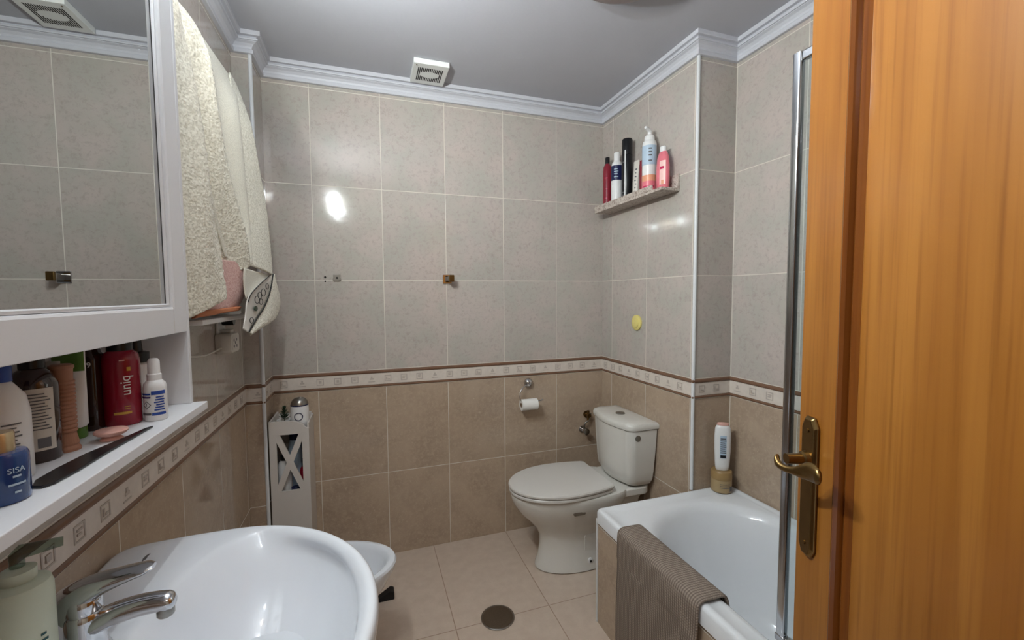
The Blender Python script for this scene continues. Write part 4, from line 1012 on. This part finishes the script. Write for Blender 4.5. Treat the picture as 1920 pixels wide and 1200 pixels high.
# ------------------------------------------------------------------ things on the open shelf of the mirror cabinet
Z = SH+.0003; CA = .35   # label angle towards the camera
t = bottle('spray_bottle', 'small white spray bottle with blue label at the right end of the cabinet shelf', 'spray bottle', (-.388, .978, Z),
    [('body', [(.0165, 0), (.0180, .002), (.0180, .062), (.0165, .070), (.0115, .076)], 'white'), ('collar', [(.0112, .0755), (.0112, .087), (.0095, .089)], 'white'), ('spray_cap', [(.0095, .088), (.0092, .112), (.0065, .117), (.002, .118)], 'white')])
S_ = lambda a0, a1, z0, z1, m, n_='printed_band', r=.0181: lab(n_, m, t, r, a0, a1, z0, z1)
S_(.05, 1.25, .050, .057, 'blue'); S_(.05, 1.25, .011, .016, 'blue'); S_(-1.1, -.02, .050, .053, 'blue'); S_(-1.1, -.02, .044, .047, 'purple')
for i in range(6): S_(.25+.08*(i % 3), 1.15-.06*(i % 2), .020+i*.0048, .0225+i*.0048, 'blue', 'printed_lines')
S_(-1.1, -.02, .012, .016, 'greytext', 'printed_lines')
# hazard diamond with exclamation mark
bm = nb(); c0, cz, d_ = -.42, .031, .0078
def dia(r1, r2, m, n_):
    bm = nb(); R_ = []
    for k in range(4):
        a = PI/2*k
        R_.append([( (.0182+e)*math.sin(c0+rr*math.cos(a)/.0182), -(.0182+e)*math.cos(c0+rr*math.cos(a)/.0182), cz+rr*math.sin(a)) for rr, e in ((r1, 0), (r2, 0), (r2, .0005), (r1, .0005))])
    R_.append(R_[0]); loft(bm, R_, False, False); return obj(n_, bm, m, t, smooth=False)
dia(d_, d_-.0014, 'greytext', 'hazard_diamond')
vt_ = text('hazard_mark', '!', .008, 'greytext', t, (0, 0, cz), (0, 0, c0), cyl=.0183)
t = bottle('hair_treatment_bottle', 'crimson bottle with black pump and white sideways lettering on the cabinet shelf', 'bottle', (-.433, .966, Z),
    [('body', [(.025, 0), (.0275, .003), (.0275, .118), (.025, .130), (.017, .137)], 'red'), ('pump_collar', [(.0185, .136), (.0185, .152), (.008, .154)], 'black')])
vtext('lettering', 'uniq', .021, 'white', t, (0, 0, .074), .0277, .62, down=False)
lab('gold_stripe', 'gold', t, .0276, -.05, .85, .022, .0265); lab('gold_mark', 'gold', t, .0276, .70, .90, .100, .107)
for i in range(2): lab('printed_lines', 'gold', t, .0276, .50, .80, .031+i*.004, .0323+i*.004)
lab('faint_lines', 'palepink', t, .0276, .35, .62, .119, .1205)
t = bottle('black_pump_bottle', 'white bottle with black pump standing behind the small spray bottle', 'bottle', (-.447, 1.052, Z),
    [('body', [(.020, 0), (.022, .003), (.022, .098), (.015, .104)], 'white'), ('pump_collar', [(.0225, .103), (.0225, .122), (.016, .124)], 'black'), ('pump_top', [(.0125, .124), (.0105, .150), (.0085, .158)], 'black')])
t = thing('brown_box_bottle', 'dark brown glass bottle behind the crimson pump bottle on the cabinet shelf', 'bottle', (-.470, .952, Z))
bm = nb(); loft(bm, [[(x, y, z) for x, y in rrect(-.018+k, .018-k, -.026+k, .020-k, .006)] for z, k in ((0, .001), (.003, 0), (.125, 0), (.135, .006), (.150, .008))]); obj('body', bm, 'darkglass', t)
text('number', '19', .013, 'white', t, (.0075, -.0268, .116), (PI/2, 0, 0))
t = thing('hand_cream_tube', 'white tube with green top and green cap behind the ribbed roller', 'tube', (-.468, .893, Z))
bm = nb(); loft(bm, [[(r*math.cos(a), r*math.sin(a)*sy_, z) for a in [2*PI*k/24 for k in range(24)]] for r, sy_, z in ((.016, 1, .018), (.019, .9, .022), (.020, .6, .07), (.021, .3, .12), (.0215, .12, .150))]); obj('tube_body', bm, 'white', t)
obj('cap', lt([(.0165, 0), (.0170, .002), (.0165, .0175)], 24), 'green', t)
lab('green_band', 'green', t, .0219, -1.2, 1.2, .112, .150, sy=.40)
t = thing('ribbed_roller', 'terracotta ribbed rubber roller standing upright on the cabinet shelf', 'roller', (-.441, .822, Z))
pr_ = [(.0165, 0), (.0165, .004), (.0140, .008), (.0150, .011), (.0125, .026)]
z = .028
for i in range(13): pr_ += [(.0128, z), (.0142, z+.0018), (.0142, z+.0040), (.0126, z+.0056)]; z += .0062
pr_ += [(.0122, z+.002), (.0128, z+.016), (.0142, z+.018), (.0140, z+.022), (.011, z+.024)]
obj('roller_body', lt(pr_, 32), 'terracotta', t, smooth=False)
t = bottle('pink_compact', 'dusty pink round dish on a low foot on the cabinet shelf', 'dish', (-.404, .862, Z),
    [('dish_foot', [(.0145, 0), (.0150, .002), (.0105, .006), (.0105, .010)], 'dustypink'), ('dish_top', [(.018, .009), (.0215, .012), (.0220, .0145), (.0205, .0165), (.016, .0172)], 'dustypink')])
t = thing('black_comb', 'long flat black comb lying along the front of the cabinet shelf', 'comb', (0, 0, 0))
bm = nb(); out = [(-.369, .917), (-.371, .846), (-.373, .787), (-.372, .715), (-.375, .675), (-.382, .664), (-.394, .668), (-.403, .690), (-.404, .728), (-.400, .785), (-.388, .838), (-.376, .905)]
prism(bm, out, Z, Z+.0035, lambda u, v, t_: (u, v, t_)); obj('comb_body', bm, 'black', t, smooth=False, bevel=.001)
t = bottle('dark_lotion_bottle', 'dark brown pump bottle with white text label on the cabinet shelf', 'bottle', (-.455, .788, Z),
    [('body', [(.024, 0), (.0260, .003), (.0260, .110), (.018, .128), (.011, .134)], 'darkglass'), ('pump_collar', [(.0135, .133), (.0135, .146)], 'black')])
obj('pump_spout', tb([(0, 0, .145), (0, 0, .152), (.010, .02, .153), (.012, .038, .150)], [.006, .007, .006, .005]), 'black', t)
lab('text_label', 'offwhite', t, .0261, -1.2, 1.3, .018, .106, n=20)
for i in range(12): lab('printed_lines', 'greytext', t, .0268, -.25+.06*(i % 2), 1.12-.11*(i % 3), .048+i*.0045, .0496+i*.0045)
lab('barcode', 'greytext', t, .0268, .55, 1.05, .022, .036)
t = thing('white_tube', 'white squeeze tube standing behind the dark brown lotion bottle', 'tube', (-.470, .842, Z))
bm = nb(); loft(bm, [[(r*math.cos(a), r*math.sin(a)*sy_, z) for a in [2*PI*k/24 for k in range(24)]] for r, sy_, z in ((.012, 1, 0), (.012, 1, .018), (.015, .9, .022), (.017, .5, .09), (.018, .12, .135))]); obj('tube_body', bm, 'offwhite', t)
t = bottle('antiseptic_bottle', 'large white bottle with blue cap and purple label on the cabinet shelf', 'bottle', (-.446, .710, Z),
    [('body', [(.026, 0), (.0285, .003), (.0285, .085), (.025, .108), (.015, .124), (.012, .128)], 'white'), ('cap', [(.0145, .127), (.0145, .150), (.013, .152)], 'blue')])
lab('purple_label', 'purple', t, .0286, -.3, .52, .046, .078); lab('magenta_curve', 'magenta', t, .0290, -.2, .38, .060, .065)
for i in range(13): lab('printed_lines', 'greytext', t, .0287, .62, 1.25-.09*(i % 3), .012+i*.0052, .0138+i*.0052)
t = thing('blue_perfume_bottle', 'deep blue perfume bottle with pale gold cap at the shelf left end', 'perfume bottle', (-.403, .638, Z))
obj('body', lt([(.022, 0), (.0240, .003), (.0240, .052), (.022, .057), (.012, .058)], 32), 'deepblue', t)
obj('cap', lt([(.0135, .058), (.0135, .078), (.0125, .080)], 24), 'goldcap', t)
text('lettering', 'SISA', .0085, 'paleblue', t, (0, 0, .038), (0, 0, 1.10), cyl=.0243)
for zz, aa in ((.030, .15), (.021, .32), (.012, .12)): lab('printed_lines', 'paleblue', t, .0243, 1.10-aa, 1.10+aa, zz, zz+.0022)
